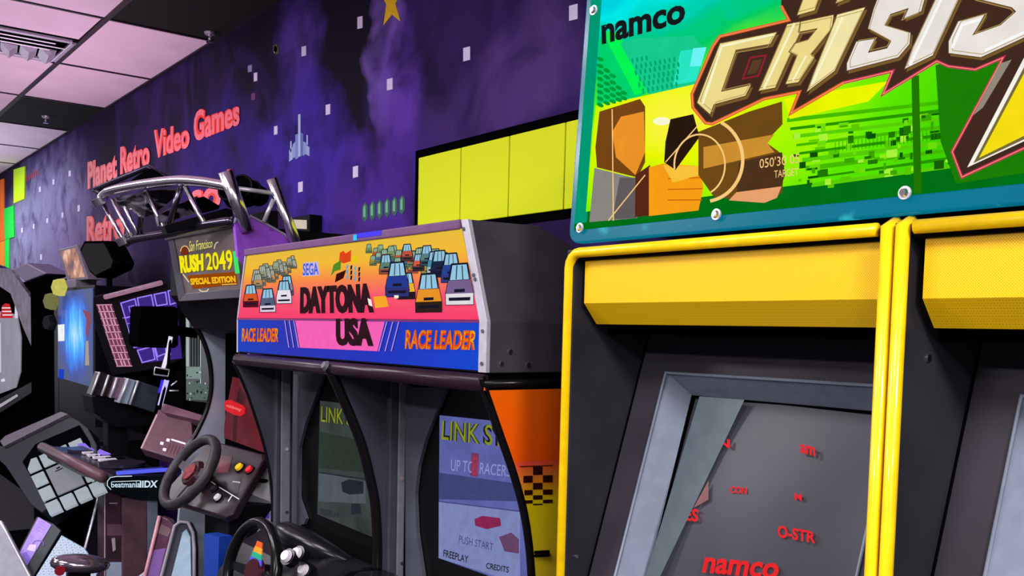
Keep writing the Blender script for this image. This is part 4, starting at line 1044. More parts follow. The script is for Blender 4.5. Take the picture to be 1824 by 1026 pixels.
A = Art(FP2, .001); A.poly(TD_((118, 790), (165, 815), (150, 850), (100, 830)), ink(110, 86, 90)); A.poly(TD_((80, 910), (140, 900), (110, 1026), (50, 1026)), ink(120, 86, 150)); A.done('printed_decal', f2)
prism('blue_step', [onY(x, y, -.92) for x, y in TD_((312, 835), (380, 850), (372, 1100), (312, 1080))], (0, .05, 0), mat('blue_plastic', (24, 60, 150), .35), rush)
# chrome truss over the sign
zt2 = zz(140, 290, 460, 1824)
def XI(x):   # the bow swings out from the right post (X=-3.41) to the far left corner
    t = max(0.0, min(1.0, (408 - x) / 225.0)); return -3.41 - .84 * t
def bow(pts): return [onX(zt2(x, y)[0], zt2(x, y)[1], XI(zt2(x, y)[0])) for x, y in pts]
tube('truss_bow', curve_pts(bow([(235, 400), (250, 335), (330, 285), (560, 235), (800, 200), (1050, 180), (1300, 200), (1530, 240)]), 5), .020, CHROME, rush, seg=12)
tube('truss_rail', curve_pts(bow([(475, 815), (560, 780), (900, 720), (1250, 640), (1570, 590)]), 4), .017, mat('black_chrome', (84, 78, 96), .18, metal=.9), rush, seg=10)
for a_, b_, r in (((260, 430), (460, 800), .009), ((345, 375), (540, 760), .009), ((420, 345), (605, 730), .009), ((645, 300), (620, 730), .012), ((685, 290), (880, 700), .010), ((1040, 230), (900, 690), .012), ((1085, 245), (1290, 655), .011)):
    p, q_ = bow([a_, b_]); tube('truss_strut', [p, q_], r, CHROME if r < .0115 else mat('black_chrome', (84, 78, 96), .18, metal=.9), rush, seg=8)
disc('truss_joint', bow([(235, 420)])[0], (0, -.5, .8), .032, .03, CHROME, rush); disc('truss_joint', bow([(480, 815)])[0], (0, -.5, .8), .03, .03, CHROME, rush)
p, q_ = onX(401, 305, -3.39), onX(431, 384, -3.39); tube('truss_post', [p, q_ + (q_ - p) * .35], .026, CHROME, rush, seg=14)
p, q_ = onX(484, 318, -3.37), onX(527, 432, -3.37); tube('truss_post', [p, q_ + (q_ - p) * .5], .021, CHROME, rush, seg=14)
tube('truss_strut', [onX(412, 334, -3.39), onX(485, 344, -3.37)], .008, STEEL, rush, seg=8); tube('truss_strut', [onX(487, 355, -3.37), onX(470, 395, -3.39)], .008, STEEL, rush, seg=8)
# dark wedge frame, smoked flame panel and lamp cluster inside the truss
tube('wedge_frame', [onX(168, 339, -4.3), onX(264, 297, -4.2), onX(300, 319, -4.0)], .012, mat('dark_tube', (48, 42, 60), .25, metal=.6), rush, seg=8)
tube('wedge_frame', [onX(168, 339, -4.3), onX(190, 350, -4.25)], .010, mat('dark_tube', (48, 42, 60), .25, metal=.6), rush, seg=8)
prism('wedge_panel', [onX(x, y, -4.15 + (x - 215) * .002) for x, y in ((215, 334), (264, 300), (296, 320), (240, 332))], (0, .02, 0), DEEP, rush)
fl, nt, pb = nodes_mat('flame_chrome_panel', .15)
tc = nd(nt, 'ShaderNodeTexCoord'); nz = nd(nt, 'ShaderNodeTexNoise'); nz.inputs['Scale'].default_value = 5; nz.inputs['Detail'].default_value = 3; nz.inputs['Distortion'].default_value = 2.5
mp = nd(nt, 'ShaderNodeMapping'); mp.inputs['Scale'].default_value = (1, 1, 3); nt.links.new(tc.outputs['Object'], mp.inputs[0]); nt.links.new(mp.outputs[0], nz.inputs['Vector'])
cr = nd(nt, 'ShaderNodeValToRGB'); nt.links.new(nz.outputs['Fac'], cr.inputs[0]); els = cr.color_ramp.elements
els[0].position = .48; els[0].color = rgb(9, 8, 12); els[1].position = .72; els[1].color = rgb(126, 116, 138); nt.links.new(cr.outputs[0], pb.inputs['Base Color'])
def slab(name, pts, X0, m, th=.03):
    return prism(name, [onX(zt2(x, y)[0], zt2(x, y)[1], X0) for x, y in pts], (-th, 0, 0), m, rush)
slab('flame_panel', [(380, 350), (700, 285), (1010, 260), (1000, 330), (880, 430), (760, 520), (660, 560), (560, 470), (430, 430)], -3.95, fl)
slab('flame_panel', [(800, 540), (1000, 430), (1200, 340), (1300, 440), (1180, 520), (1000, 570), (820, 640)], -3.85, fl)
slab('lamp_housing', [(1270, 340), (1435, 440), (1420, 470), (1270, 510), (1190, 440)], -3.7, DEEP, .08)
prism('truss_deck', [onX(zt2(x, y)[0], zt2(x, y)[1], -3.6) for x, y in ((870, 640), (1500, 460), (1560, 480), (1575, 600), (900, 720))], (-.05, 0, 0), BLACK, rush)
for (x, y, r) in ((442, 345, .055), (420, 352, .045), (462, 350, .04)):
    c0 = onX(x, y, -3.52); s_ = disc('spot_lamp', c0, (.6, -.6, .2), r, .07, DEEP, rush, R2=r * .8)
    tube('lamp_rim', ring_pts(c0 + Vector((.6, -.6, .2)).normalized() * .07, (.6, -.6, .2), r * .8, 18), .005, BLACK, s_, seg=6, closed=True)
box('lamp_bracket', (-3.56, -.74, 1.95), (-3.40, -.70, 2.03), BLACK, rush)

# small black box with a paper label on the wall side of the truss
wb_ = thing('control_box', 'small black box with a white paper label behind the chrome post', 'box', (onY(528, 410, 0).x, -.03, 1.9))
q0, q1 = onY(506, 390, -.07), onY(551, 432, -.07)
box('housing', (q0.x, -.07, q1.z - .15), (q1.x, -.001, q0.z), BLACK, wb_)
prism('paper_label', [onY(x, y, -.074) for x, y in ((521, 391), (546, 392), (546, 408), (525, 407))], (0, .003, 0), ink(222, 218, 190), wb_)

# ================================================================== MUSIC GAME with the long key deck
iid = thing('music_arcade_cabinet', 'music game cabinet with blue-lit key deck lettered beatmania IIDX', 'arcade cabinet', (-4.9, -.6, 0))
KX = -4.42
zk = zz(0, 700, 340, 1070)
def TK(*p): return [zk(x, y) for x, y in p]
KP = Plane((KX, 0, 0), (1, 0, 0))
DLEN = 1.18
prof = [KP.at(x, y) for x, y in TK((592, 520), (590, 495), (604, 472), (635, 462), (985, 462), (985, 610), (790, 596), (730, 588), (605, 545))]
deck = prism('key_deck', prof, (-DLEN, 0, 0), mat('deck_plum_black', (30, 24, 34), .25, noise=.2), iid, bevel=.004)
endm = mat('deck_end_black', (8, 14, 20), .2)
prism('deck_end_cap', [p + Vector((.002, 0, 0)) for p in prof], (.008, 0, 0), endm, deck)
text_on('beatmania', TK((622, 500), (785, 494), (785, 530), (624, 530)), KP, glow(200, 225, 245), deck, bold=.015, lift=.012)
text_on('IIDX', TK((784, 492), (886, 490), (880, 530), (784, 530)), KP, glow(210, 235, 250), deck, bold=.03, lift=.012)
A = Art(KP, .011)
A.line(TK((740, 466), (650, 468), (618, 474), (602, 495), (602, 520), (622, 542)), 1.4, glow(220, 235, 245)); A.line(TK((625, 498), (785, 492)), 1.2, glow(220, 235, 245)); A.done('logo_outline', deck)
p0 = prof[1]; tube('deck_rail', [p0 + Vector((0, -.012, .02)), p0 + Vector((-DLEN - .02, -.012, .02))], .027, BROWN, deck, seg=12)
topz = max(p.z for p in prof); y0 = min(p.y for p in prof); y1 = max(p.y for p in prof)
blue_l, vio_l = glow(86, 96, 240, 1.0), glow(150, 120, 240, .9)
box('light_strip', (KX - .015, y0 + .05, topz), (KX - .0, y1 - .02, topz + .016), blue_l, deck, bevel=.002)
box('light_strip', (KX - .10, y0 + .10, topz), (KX - .04, y1 - .03, topz + .010), glow(60, 64, 150, .6), deck, bevel=.002)
box('light_strip', (KX - DLEN + .05, y1 - .16, topz), (KX - DLEN + .55, y1 - .12, topz + .016), vio_l, deck, bevel=.002)
for k in range(2):
    cxk = KX - .30 - .62 * k
    tt = disc('turntable', (cxk, (y0 + y1) / 2, topz), (0, 0, 1), .105, .014, mat('deck_disc', (52, 46, 62), .2, metal=.4), deck, seg=32)
for k in range(7):
    box('key', (KX - .50 - .052 * k, (y0 + y1) / 2 - .06 + .05 * (k % 2), topz), (KX - .462 - .052 * k, (y0 + y1) / 2 + .02 + .05 * (k % 2), topz + .010), mat('key_white', (210, 204, 216), .3) if k % 2 == 0 else BLACK, deck, bevel=.001)
# pillar under the deck
a0, a1 = KP.at(*zk(690, 700)), KP.at(*zk(830, 700)); b0 = KP.at(*zk(592, 700))
box('pillar', (KX - .10, a0.y, 0.0), (KX - .012, a1.y, prof[-2].z), BROWN, iid)
box('pillar_side', (KX - .14, b0.y, 0.0), (KX - .03, a0.y, prof[-1].z), mat('dark_plum_pillar', (58, 38, 48), .35), iid)
A = Art(Plane((KX - .03, 0, 0), (1, 0, 0)), .001)
A.line(TK((612, 618), (658, 618)), 1.2, ink(190, 170, 180)); A.poly(TK((600, 735), (685, 735), (685, 800), (600, 800)), ink(96, 66, 78)); A.poly(TK((600, 815), (685, 812), (685, 925), (600, 925)), ink(44, 30, 36)); A.poly(TK((625, 815), (645, 812), (648, 880), (632, 890)), ink(170, 150, 160)); A.poly(TK((595, 948), (685, 948), (685, 1200), (595, 1200)), ink(150, 168, 184))
A.line(TK((587, 540), (587, 1200)), 1.8, ink(190, 170, 180)); A.line(TK((690, 940), (690, 1200)), 2.0, ink(200, 190, 200)); A.done('coin_door_print', iid)
box('pillar_post', (KX - .05, a1.y, 0.0), (KX - .015, a1.y + .05, prof[-2].z), SLATE, iid)
MPn = Plane((KX - .20, 0, 0), (1, 0, 0))
o = prism('mirror_panel', [MPn.at(x, y) for x, y in TK((560, 530), (590, 540), (588, 1200), (380, 1200), (470, 890))], (-.03, 0, 0), mat('dark_mirror', (40, 34, 48), .08, metal=.6), iid)
tube('mirror_edge', [MPn.at(x, y, .004) for x, y in TK((566, 530), (472, 890), (400, 1160))], .006, STEEL, o, seg=6)
box('base_plinth', (KX - DLEN, -.80, 0), (KX - .015, -.30, .35), BLACK, iid)
# tower with note-lane screen
TX0_, TX1_ = -5.02, -4.36
box('tower', (TX0_, -.48, .3), (TX1_, -.15, 1.78), DEEP, iid)
TP = Plane((0, -.484, 0), (0, -1, 0))
zn = zz(130, 500, 400, 989)
def TN(*p): return [zn(x, y) for x, y in p]
ns = prism('screen', [TP.at(x, y) for x, y in TN((735, 215), (842, 300), (915, 560), (905, 800), (738, 780))], (0, .003, 0), mat('dark_note_screen', (26, 30, 32), .2, emit=.4), iid)
A = Art(TP, .001)
A.poly(TN((737, 222), (758, 240), (758, 560), (737, 560)), glow(186, 206, 200, .7)); A.poly(TN((758, 250), (832, 330), (832, 560), (758, 560)), glow(92, 96, 100, .6))
for k in range(4): A.line(TN((772 + 18 * k, 270 + 16 * k), (772 + 18 * k, 560)), 1.6, glow(20, 22, 26, .4))
A.line(TN((832, 335), (832, 700)), 1.6, glow(206, 220, 220, .7))
A.poly(TN((738, 562), (836, 562), (836, 640), (738, 640)), glow(150, 176, 168, .6)); A.poly(TN((738, 640), (890, 690), (890, 780), (740, 776)), glow(108, 128, 122, .6))
rr = random.Random(5)
for k in range(36):
    x, y = rr.uniform(740, 885), rr.uniform(565, 775); w = rr.uniform(6, 16); h = rr.uniform(5, 16)
    if x > 832 and y < 660: continue
    A.poly(TN((x, y), (x + w, y), (x + w, y + h), (x, y + h)), glow(*rr.choice([(30, 40, 40), (220, 235, 230), (70, 90, 84), (40, 60, 56)]), .6))
A.done('screen_image', ns)
# sloped console under the tower
CPn = Plane(onX(300, 770, -4.55), Vector((.45, -.55, .7)))
cs = prism('console', [CPn.at(x, y) for x, y in TK((890, 90), (1070, 135), (1080, 240), (985, 370), (785, 310))], -CPn.n * .06, mat('console_plum', (92, 62, 72), .35), iid, bevel=.004)
A = Art(CPn, .001)
A.poly(TK((945, 130), (1065, 165), (1040, 225), (920, 190)), ink(84, 60, 68)); A.line(TK((880, 120), (792, 310)), 3, ink(170, 140, 150))
for k in range(5): A.line(TK((955 + 18 * k, 285 + 4 * k), (935 + 18 * k, 335 + 4 * k)), 1.2, ink(60, 30, 40))
for x, y in ((935, 262), (900, 280), (915, 315)): A.poly(TK((x, y - 8), (x + 18, y - 4), (x + 14, y + 12), (x - 4, y + 8)), ink(220, 214, 220))
A.line(TK((960, 260), (1040, 285)), 3, ink(226, 220, 226)); A.done('console_print', cs)
prism('console_ledge', [CPn.at(x, y, .03) for x, y in TN((560, 830), (590, 800), (850, 880), (860, 920), (600, 860))], -CPn.n * .05, mat('ledge_plum', (104, 74, 86), .3), iid)
box('console_stem', (-4.75, -.60, .30), (-4.55, -.40, 1.08), BLACK, iid)
# leaning light tube and small framed badge
tube('light_tube', [onX(304, 600, -4.6), onX(299, 628, -4.62), onX(291, 655, -4.65)], .010, glow(236, 224, 246, 1.0), iid, seg=8)
tube('light_tube', [onX(297, 677, -4.6), onX(285, 722, -4.62)], .012, glow(200, 190, 250, 1.0), iid, seg=8)
tube('light_tube', [onX(291, 677, -4.62), onX(285, 700, -4.62)], .010, glow(60, 50, 240, 1.0), iid, seg=8)
tube('tube_bracket', [onX(304, 600, -4.6), onX(297, 677, -4.6), onX(284, 730, -4.6)], .007, DEEP, iid, seg=6)
tube('badge_frame', [onX(x, y, -4.58) for x, y in TN((535, 565), (628, 580), (620, 625), (528, 610))], .004, STEEL, iid, seg=6, closed=True)
prism('badge_plate', [onX(x, y, -4.585) for x, y in TN((535, 565), (628, 580), (620, 625), (528, 610))], (-.02, 0, 0), DEEP, iid)
for a_, b_ in (((640, 685), (680, 655)), ((630, 718), (690, 718))): tube('glint_bar', [onX(*zn(*a_), -4.7), onX(*zn(*b_), -4.7)], .004, STEEL, iid, seg=6)
# black square speaker in front of the neon screen
prism('square_speaker', [onX(x, y, -4.75) for x, y in ((249, 550), (253, 545), (312, 546), (318, 551), (318, 615), (312, 620), (252, 619), (246, 612))], (-.16, 0, 0), DEEP, iid, bevel=.006)
tube('speaker_arm', [onX(290, 585, -4.86), (-4.9, -.46, 1.55)], .025, DEEP, iid, seg=8)
# upright slabs (speaker fins) beside the deck
for k, (pts, cc_) in enumerate(((((520, 910), (570, 778), (615, 790), (580, 915)), (40, 28, 36)), (((580, 915), (622, 795), (665, 808), (640, 920)), (34, 30, 36)), (((630, 925), (670, 810), (725, 815), (690, 935)), (122, 96, 110)), (((680, 955), (735, 815), (790, 830), (742, 965)), (150, 164, 180)), (((742, 965), (790, 828), (915, 870), (882, 1010)), (52, 60, 70)))):
    z8 = zz(0, 420, 340, 1090)
    o = prism('upright_slab', [onX(*z8(x, y), -5.2 + .05 * k) for x, y in pts], (-.10, .0, 0), mat('slab_%d' % k, cc_, .3), iid, bevel=.004)
    tube('slab_edge', [onX(*z8(*pts[0]), -5.19 + .05 * k), onX(*z8(*pts[1]), -5.19 + .05 * k)], .006, STEEL, o, seg=6)
sb0 = [onX(x, y, -5.12) for x, y in ((164, 706), (232, 722), (276, 738), (270, 758), (205, 762), (168, 736))]
prism('slab_base', sb0, (-.2, 0, 0), BLACK, iid, bevel=.004)
box('slab_post', (-5.28, sb0[4].y - .02, .3), (-5.18, sb0[4].y + .08, sb0[4].z + .02), BLACK, iid)

# ================================================================== TOUCH-GRID GAME with neon screen
jub = thing('touch_panel_arcade_cabinet', 'tilted rhythm cabinet with violet neon screen and white square touch buttons', 'arcade cabinet', (-5.9, -.7, 0))
z8 = zz(0, 420, 340, 1090)
def T8(*p): return [z8(x, y) for x, y in p]
NP = Plane(onX(250, 590, -5.5), Vector((.45, -.85, .15)))
shell = prism('upper_shell', [NP.at(x, y) for x, y in T8((530, 345), (600, 330), (925, 262), (1060, 250), (1060, 700), (900, 760), (640, 800), (530, 480))], -NP.n * .12, mat('black_shell', (11, 9, 13), .4, spec=.04), jub, bevel=.006)
vio = glow(160, 130, 255, .95); vio2 = glow(70, 48, 150, .7); pnk = glow(226, 160, 190, .85); pnk2 = glow(130, 70, 92, .7)
A = Art(NP, .002)
A.poly(T8((550, 395), (640, 393), (755, 748), (665, 745)), pnk2)
for k in range(10):
    t = k / 9; xa, xb = 550 + 115 * t, 640 + 115 * t; y = 395 + 350 * t
    A.line(T8((xa, y), (xb, y - 2)), 1.6, pnk)
    if k < 9:
        for j in range(4): 
            u = .1 + .25 * j + rr.uniform(-.05, .05); A.line(T8((xa + 90 * u, y + 4), (xa + 90 * u + 11, y + 34)), rr.uniform(1.0, 3.0), pnk)
A.poly(T8((683, 380), (1000, 305), (1040, 700), (810, 728)), vio2)
# neon squares
def sq(pts, w=2.2): A.line(T8(*pts), w, vio, closed=True)
sq([(690, 385), (770, 360), (790, 450), (715, 470)]); sq([(735, 405), (765, 398), (775, 430), (745, 440)], 1.6)
sq([(785, 355), (865, 338), (880, 420), (800, 440)]); sq([(880, 335), (945, 322), (955, 390), (895, 400)]); sq([(960, 315), (1010, 305), (1015, 380), (972, 392)])
sq([(715, 470), (800, 452), (815, 520), (735, 540)], 1.5); sq([(735, 545), (815, 530), (830, 620), (765, 640)], 1.5)
sq([(785, 655), (870, 632), (885, 705), (812, 724)]); sq([(885, 630), (940, 612), (950, 670), (900, 690)]); A.line(T8((880, 640), (900, 712)), 2, vio); A.line(T8((960, 610), (975, 680)), 2, vio)
for k in range(5): A.line(T8((700 + 22 * k, 470 + 34 * k), (790 + 10 * k, 452 + 32 * k)), 1.4, vio)
A.done('neon_screen_image', shell)
tube('top_light_bar', [NP.at(*z8(600, 350), .03), NP.at(*z8(920, 268), .03)], .014, mat('pink_bar', (206, 150, 182), .3, emit=.5), shell, seg=8)
# button grid
h_ = Vector((.992, -.125, 0)); e_ = Vector((.125, .992, 0)) * .72 + Vector((0, 0, .69)); gn = h_.cross(e_).normalized()
GP = Plane(onX(95, 830, -5.75), gn)
ow = [(-10, 790), (6, 795), (60, 765), (112, 736), (138, 748), (156, 762), (172, 792), (172, 838), (74, 913), (56, 900), (10, 830), (-6, 815)]
body = prism('button_housing', [GP.at(x, y) for x, y in ow], -gn * .10, mat('housing_slate', (24, 28, 36), .5, spec=.05), jub, bevel=.006)
prism('button_plate', [GP.at(x, y, .006) for x, y in TK((125, 385), (200, 285), (445, 180), (500, 270), (540, 480), (270, 640))], -gn * .006, DEEP, body)
btn = mat('white_touch_button', (206, 222, 232), .3, emit=.45)
O, S1, S2 = Vector((126, 386)), Vector((82, -36)), Vector((38, 78))
for r in range(4):
    for c_ in range(4):
        if r in (1, 2) and c_ in (1, 2): continue
        q = [O + S1 * (c_ + u) + S2 * (r + v) for u, v in ((.08, .08), (.90, .08), (.90, .88), (.08, .88))]
        if r == 0 and c_ == 0: q = [O + S1 * u + S2 * v for u, v in ((.55, .05), (.90, .08), (.90, .88), (.10, .88), (.10, .55))]
        prism('touch_button', [GP.at(*zk(p.x, p.y), .012) for p in q], -gn * .012, btn, body)
q = [O + S1 * (1 + u) + S2 * (1 + v) for u, v in ((.08, .08), (1.90, .08), (1.90, 1.88), (.08, 1.88))]
prism('touch_button', [GP.at(*zk(p.x, p.y), .012) for p in q], -gn * .012, mat('grey_touch_button', (176, 180, 192), .3, emit=.35), body)
A = Art(GP, .0135); A.line(TK((310, 440), (352, 420)), 1.6, DEEP); A.line(TK((316, 424), (336, 414)), 2.2, DEEP); A.done('button_print', body)
prism('housing_top', [GP.at(x, y, .02) for x, y in TK((0, 270), (30, 240), (340, 105), (380, 118), (20, 300))], -gn * .06, mat('greeble_grey', (96, 88, 100), .35, noise=.7, nscale=60), body)
box('cabinet_body', (-6.5, -.75, 0), (-5.7, -.42, .92), BLACK, jub); box('cabinet_head', (-6.4, -.45, 1.0), (-5.2, -.15, 1.75), DEEP, jub)
box('pedestal', (-6.1, -1.02, 0), (-5.75, -.70, .62), DEEP, jub); box('floor_blackout_box', (-7.2, -1.5, 0), (-5.65, -.76, .16), DEEP, jub)  # low black box added only to black out the lighter floor there

# ================================================================== VIDEO KIOSK
kio = thing('video_kiosk', 'upright black kiosk showing a bright blue portrait picture', 'kiosk', (-7.6, -.3, 0))
KY = -.45
kp = [onY(x, y, KY) for x, y in ((103, 520), (165, 513), (165, 690), (103, 672))]
KPl = Plane((0, KY, 0), (0, -1, 0))
po, nt, pb = nodes_mat('blue_video_picture', .4, spec=.05)
tc = nd(nt, 'ShaderNodeTexCoord'); nz = nd(nt, 'ShaderNodeTexNoise'); nz.inputs['Scale'].default_value = 3.2; nz.inputs['Detail'].default_value = 6; nz.inputs['Distortion'].default_value = 1.0
mp = nd(nt, 'ShaderNodeMapping'); mp.inputs['Scale'].default_value = (3.2, 1, .8); nt.links.new(tc.outputs['Object'], mp.inputs[0]); nt.links.new(mp.outputs[0], nz.inputs['Vector'])
g = nd(nt, 'ShaderNodeTexGradient', gradient_type='SPHERICAL'); m2 = nd(nt, 'ShaderNodeMapping', vector_type='TEXTURE'); cK = (kp[0] + kp[2]) / 2
m2.inputs['Location'].default_value = (cK.x, KY, cK.z + .02); m2.inputs['Scale'].default_value = (.55, 1, .38); nt.links.new(tc.outputs['Object'], m2.inputs[0]); nt.links.new(m2.outputs[0], g.inputs[0])
fa = mth(nt, 'MULTIPLY', mth(nt, 'ADD', nz.outputs['Fac'], .15), mth(nt, 'ADD', g.outputs['Fac'], .22), True)
cr = nd(nt, 'ShaderNodeValToRGB'); nt.links.new(fa, cr.inputs[0]); els = cr.color_ramp.elements
els[0].position = .12; els[0].color = rgb(62, 70, 96); els[1].position = .85; els[1].color = rgb(190, 236, 255)
for pos, c3 in ((.28, (40, 62, 150)), (.44, (30, 120, 236)), (.62, (60, 186, 255))):
    e = els.new(pos); e.color = rgb(*c3)
nt.links.new(cr.outputs[0], pb.inputs['Emission Color']); pb.inputs['Emission Strength'].default_value = .9; pb.inputs['Base Color'].default_value = (.02, .04, .1, 1)
box('housing', (kp[0].x - .02, KY + .007, 0), (kp[1].x + .03, -.12, max(p.z for p in kp) + .02), BLACK, kio)
sc_ = prism('screen', kp, (0, .006, 0), po, kio)
A = Art(KPl, .0012)
A.poly(T8((330, 508), (368, 505), (368, 600), (332, 602)), glow(245, 250, 252)); A.poly(T8((490, 600), (505, 600), (510, 740), (485, 740)), glow(196, 180, 170, .7)); A.poly(T8((470, 420), (515, 440), (520, 480), (498, 580), (488, 560), (495, 480)), glow(170, 90, 110, .7))
A.poly(T8((335, 760), (365, 765), (362, 820), (335, 815)), glow(30, 70, 210, .8)); A.done('screen_image', sc_)
# hexagonal yellow lamps at its left edge
for (x, y, r, cc_, k_) in ((110, 512, .075, (214, 206, 96), .8), (95, 537, .075, (150, 150, 84), .5), (93, 575, .07, (44, 50, 60), .1)):
    c0 = onY(x, y, KY - .04 if y < 560 else KY - .02); disc('hexagon_lamp', c0, (0.35, -1, 0), r, .05, mat('hex_%d' % cc_[0], cc_, .3, emit=k_), kio, seg=6, R2=r * .8)
box('lamp_rail', (kp[0].x - .16, KY + .005, 0), (kp[0].x - .02, KY + .12, 1.86), BLACK, kio)

# picture box and hexagonal loudspeaker on top of the kiosk
ktop = max(p.z for p in kp) + .02
pbx = thing('picture_box', 'tilted grey display box with a fiery golden picture on top of the kiosk', 'display box', (-7.8, -.3, ktop))
PY = -.36
pm, nt, pb = nodes_mat('golden_picture', .4, spec=.05)
tc = nd(nt, 'ShaderNodeTexCoord'); nz = nd(nt, 'ShaderNodeTexNoise'); nz.inputs['Scale'].default_value = 7; nz.inputs['Detail'].default_value = 5; nt.links.new(tc.outputs['Object'], nz.inputs['Vector'])
cr = nd(nt, 'ShaderNodeValToRGB'); nt.links.new(nz.outputs['Fac'], cr.inputs[0]); els = cr.color_ramp.elements
els[0].position = .35; els[0].color = rgb(88, 66, 72); els[1].position = .72; els[1].color = rgb(240, 206, 176); e = els.new(.55); e.color = rgb(170, 120, 96)
nt.links.new(cr.outputs[0], pb.inputs['Emission Color']); pb.inputs['Emission Strength'].default_value = .6; nt.links.new(cr.outputs[0], pb.inputs['Base Color'])
qq = [onY(x, y, PY) for x, y in T8((330, 80), (440, 50), (505, 248), (385, 262))]
prism('case', qq, (0, .10, 0), mat('lilac_grey_case', (122, 112, 130), .5), pbx, bevel=.005)
prism('picture', [onY(x, y, PY - .003) for x, y in T8((345, 90), (430, 68), (485, 235), (395, 245))], (0, .004, 0), pm, pbx)
b0_, b1_ = onY(118, 505, PY), onY(190, 500, PY)
zlo = min(p.z for p in qq)
box('base', (qq[3].x - .05, PY - .02, ktop + .001), (onY(140, 500, PY).x, PY + .13, max(ktop + .02, zlo + .01)), mat('lilac_grey_case', (122, 112, 130), .5), pbx)
hx = thing('hexagonal_loudspeaker', 'black hexagonal loudspeaker beside the golden picture box', 'speaker', (-7.2, -.3, ktop))
hp = [onY(x, y, PY - .04) for x, y in T8((455, 80), (480, 30), (605, 28), (665, 150), (650, 190), (550, 240), (510, 205))]
hb = prism('cabinet', hp, (0, .12, 0), DEEP, hx, bevel=.008)
hc = sum(hp, Vector()) / len(hp)
prism('grille', [hc + (p - hc) * .86 + Vector((0, -.006, 0)) for p in hp], (0, .006, 0), mat('speaker_cloth', (14, 13, 16), .9), hx)
tube('stand', [Vector((hc.x, PY + .04, hc.z)), Vector((hc.x, PY + .04, ktop))], .02, BLACK, hx, seg=8)

# ================================================================== FAR LEFT: pin screen machine
pin = thing('bowling_arcade_cabinet', 'grey-framed cabinet at the left edge with a pale screen showing a red striped pin', 'arcade cabinet', (-9.5, -.3, 0))
BY = -.40
BP = Plane((0, BY, 0), (0, -1, 0))
palem = mat('pale_screen', (146, 142, 160), .25, emit=.6, noise=.12, nscale=4)
s_ = prism('screen', [BP.at(x, y) for x, y in ((-40, 548), (30, 560), (37, 600), (36, 662), (28, 690), (-40, 716))], (0, .01, 0), palem, pin)
A = Art(BP, .0015)
A.poly(T8((0, 470), (12, 400), (30, 385), (55, 390), (75, 470)), glow(196, 40, 52)); 
for k in range(3): A.line(T8((10 + k * 2, 412 + 20 * k), (60 + 5 * k, 412 + 20 * k)), 2.2, glow(235, 225, 232))
A.poly(T8((85, 390), (100, 390), (102, 470), (84, 470)), glow(222, 214, 226)); A.line(T8((0, 500), (3, 780)), 2, glow(210, 205, 220)); A.poly(T8((5, 820), (25, 815), (30, 830), (8, 835)), glow(226, 222, 236)); A.done('screen_image', s_)
sidem = mat('lilac_flame_side', (104, 84, 112), .35, noise=.8, nscale=9)
prism('art_side', [BP.at(x, y, .03) for x, y in T8((0, 185), (60, 195), (205, 395), (205, 690), (130, 520), (60, 330), (0, 290))], (0, .03, 0), sidem, pin)
prism('top_box', [BP.at(x, y, .06) for x, y in T8((68, 190), (150, 155), (268, 215), (200, 240), (140, 262))], (0, .2, 0), mat('lilac_grey_top', (120, 108, 140), .5), pin, bevel=.01)
x0_ = onY(-60, 600, BY).x; x1_ = onY(64, 600, BY).x; x2_ = onY(95, 600, BY).x
box('frame_column', (x1_, BY - .04, 0), (x2_, -.15, onY(80, 496, BY - .04).z), DEEP, pin)
box('cabinet_body', (x0_ - .5, BY + .012, 0), (x1_ + .02, -.15, 1.95), DEEP, pin)
prism('lower_frame', [BP.at(x, y, .02) for x, y in T8((-120, 1020), (0, 930), (190, 830), (205, 840), (205, 880), (0, 1010), (-120, 1060))], (0, .03, 0), BLACK, pin)
prism('instruction_strip', [BP.at(x, y, .024) for x, y in T8((-40, 985), (95, 905), (100, 918), (-40, 1008))], (0, .004, 0), ink(222, 220, 230), pin)

# ================================================================== LOW THINGS at the left foreground
LP = Plane(onX(65, 960, -4.75), Vector((.70, -.45, .55)))
led = thing('card_stand', 'black stand with a slanted lilac instruction card in front of the white square buttons', 'stand', (LP.p.x - .08, LP.p.y + .06, 0))
tp = prism('card_holder', [LP.at(x, y) for x, y in TK((205, 690), (300, 730), (345, 770), (180, 1040), (120, 1000), (95, 905))], -LP.n * .06, mat('slate_black', (26, 34, 42), .35), led, bevel=.004)
cd = prism('instruction_card', [LP.at(x, y, .003) for x, y in TK((215, 695), (288, 740), (150, 970), (105, 905))], -LP.n * .003, mat('lilac_card', (150, 124, 206), .4, noise=.15), led)
A = Art(LP, .0045); A.line([zk(x, y) for x, y in ell(215, 845, 30, 18, 3.1, 6.9)], 1.4, ink(110, 84, 170)); A.poly(TK((120, 900), (150, 890), (170, 930), (150, 960)), ink(120, 92, 190)); A.poly(TK((165, 850), (205, 850), (195, 890), (150, 880)), ink(208, 190, 240))
for k in range(4): A.line(TK((225 - 8 * k, 715 + 15 * k), (270 - 8 * k, 742 + 15 * k)), .8, ink(140, 116, 190))
A.done('card_print', cd)
c0 = LP.p - LP.n * .08
box('post', (c0.x - .10, c0.y - .02, 0), (c0.x - .02, c0.y + .06, c0.z), BLACK, led)
dotm, nt, pb = nodes_mat('perforated_steel', .35)
tc = nd(nt, 'ShaderNodeTexCoord'); vo = nd(nt, 'ShaderNodeTexVoronoi'); vo.inputs['Scale'].default_value = 110; vo.inputs['Randomness'].default_value = 0; nt.links.new(tc.outputs['Object'], vo.inputs['Vector'])
mr = nd(nt, 'ShaderNodeMapRange'); mr.inputs['From Min'].default_value = .28; mr.inputs['From Max'].default_value = .38; nt.links.new(vo.outputs['Distance'], mr.inputs['Value'])
nt.links.new(mixc(nt, rgb(34, 44, 58), rgb(104, 134, 156), mr.outputs[0]), pb.inputs['Base Color'])
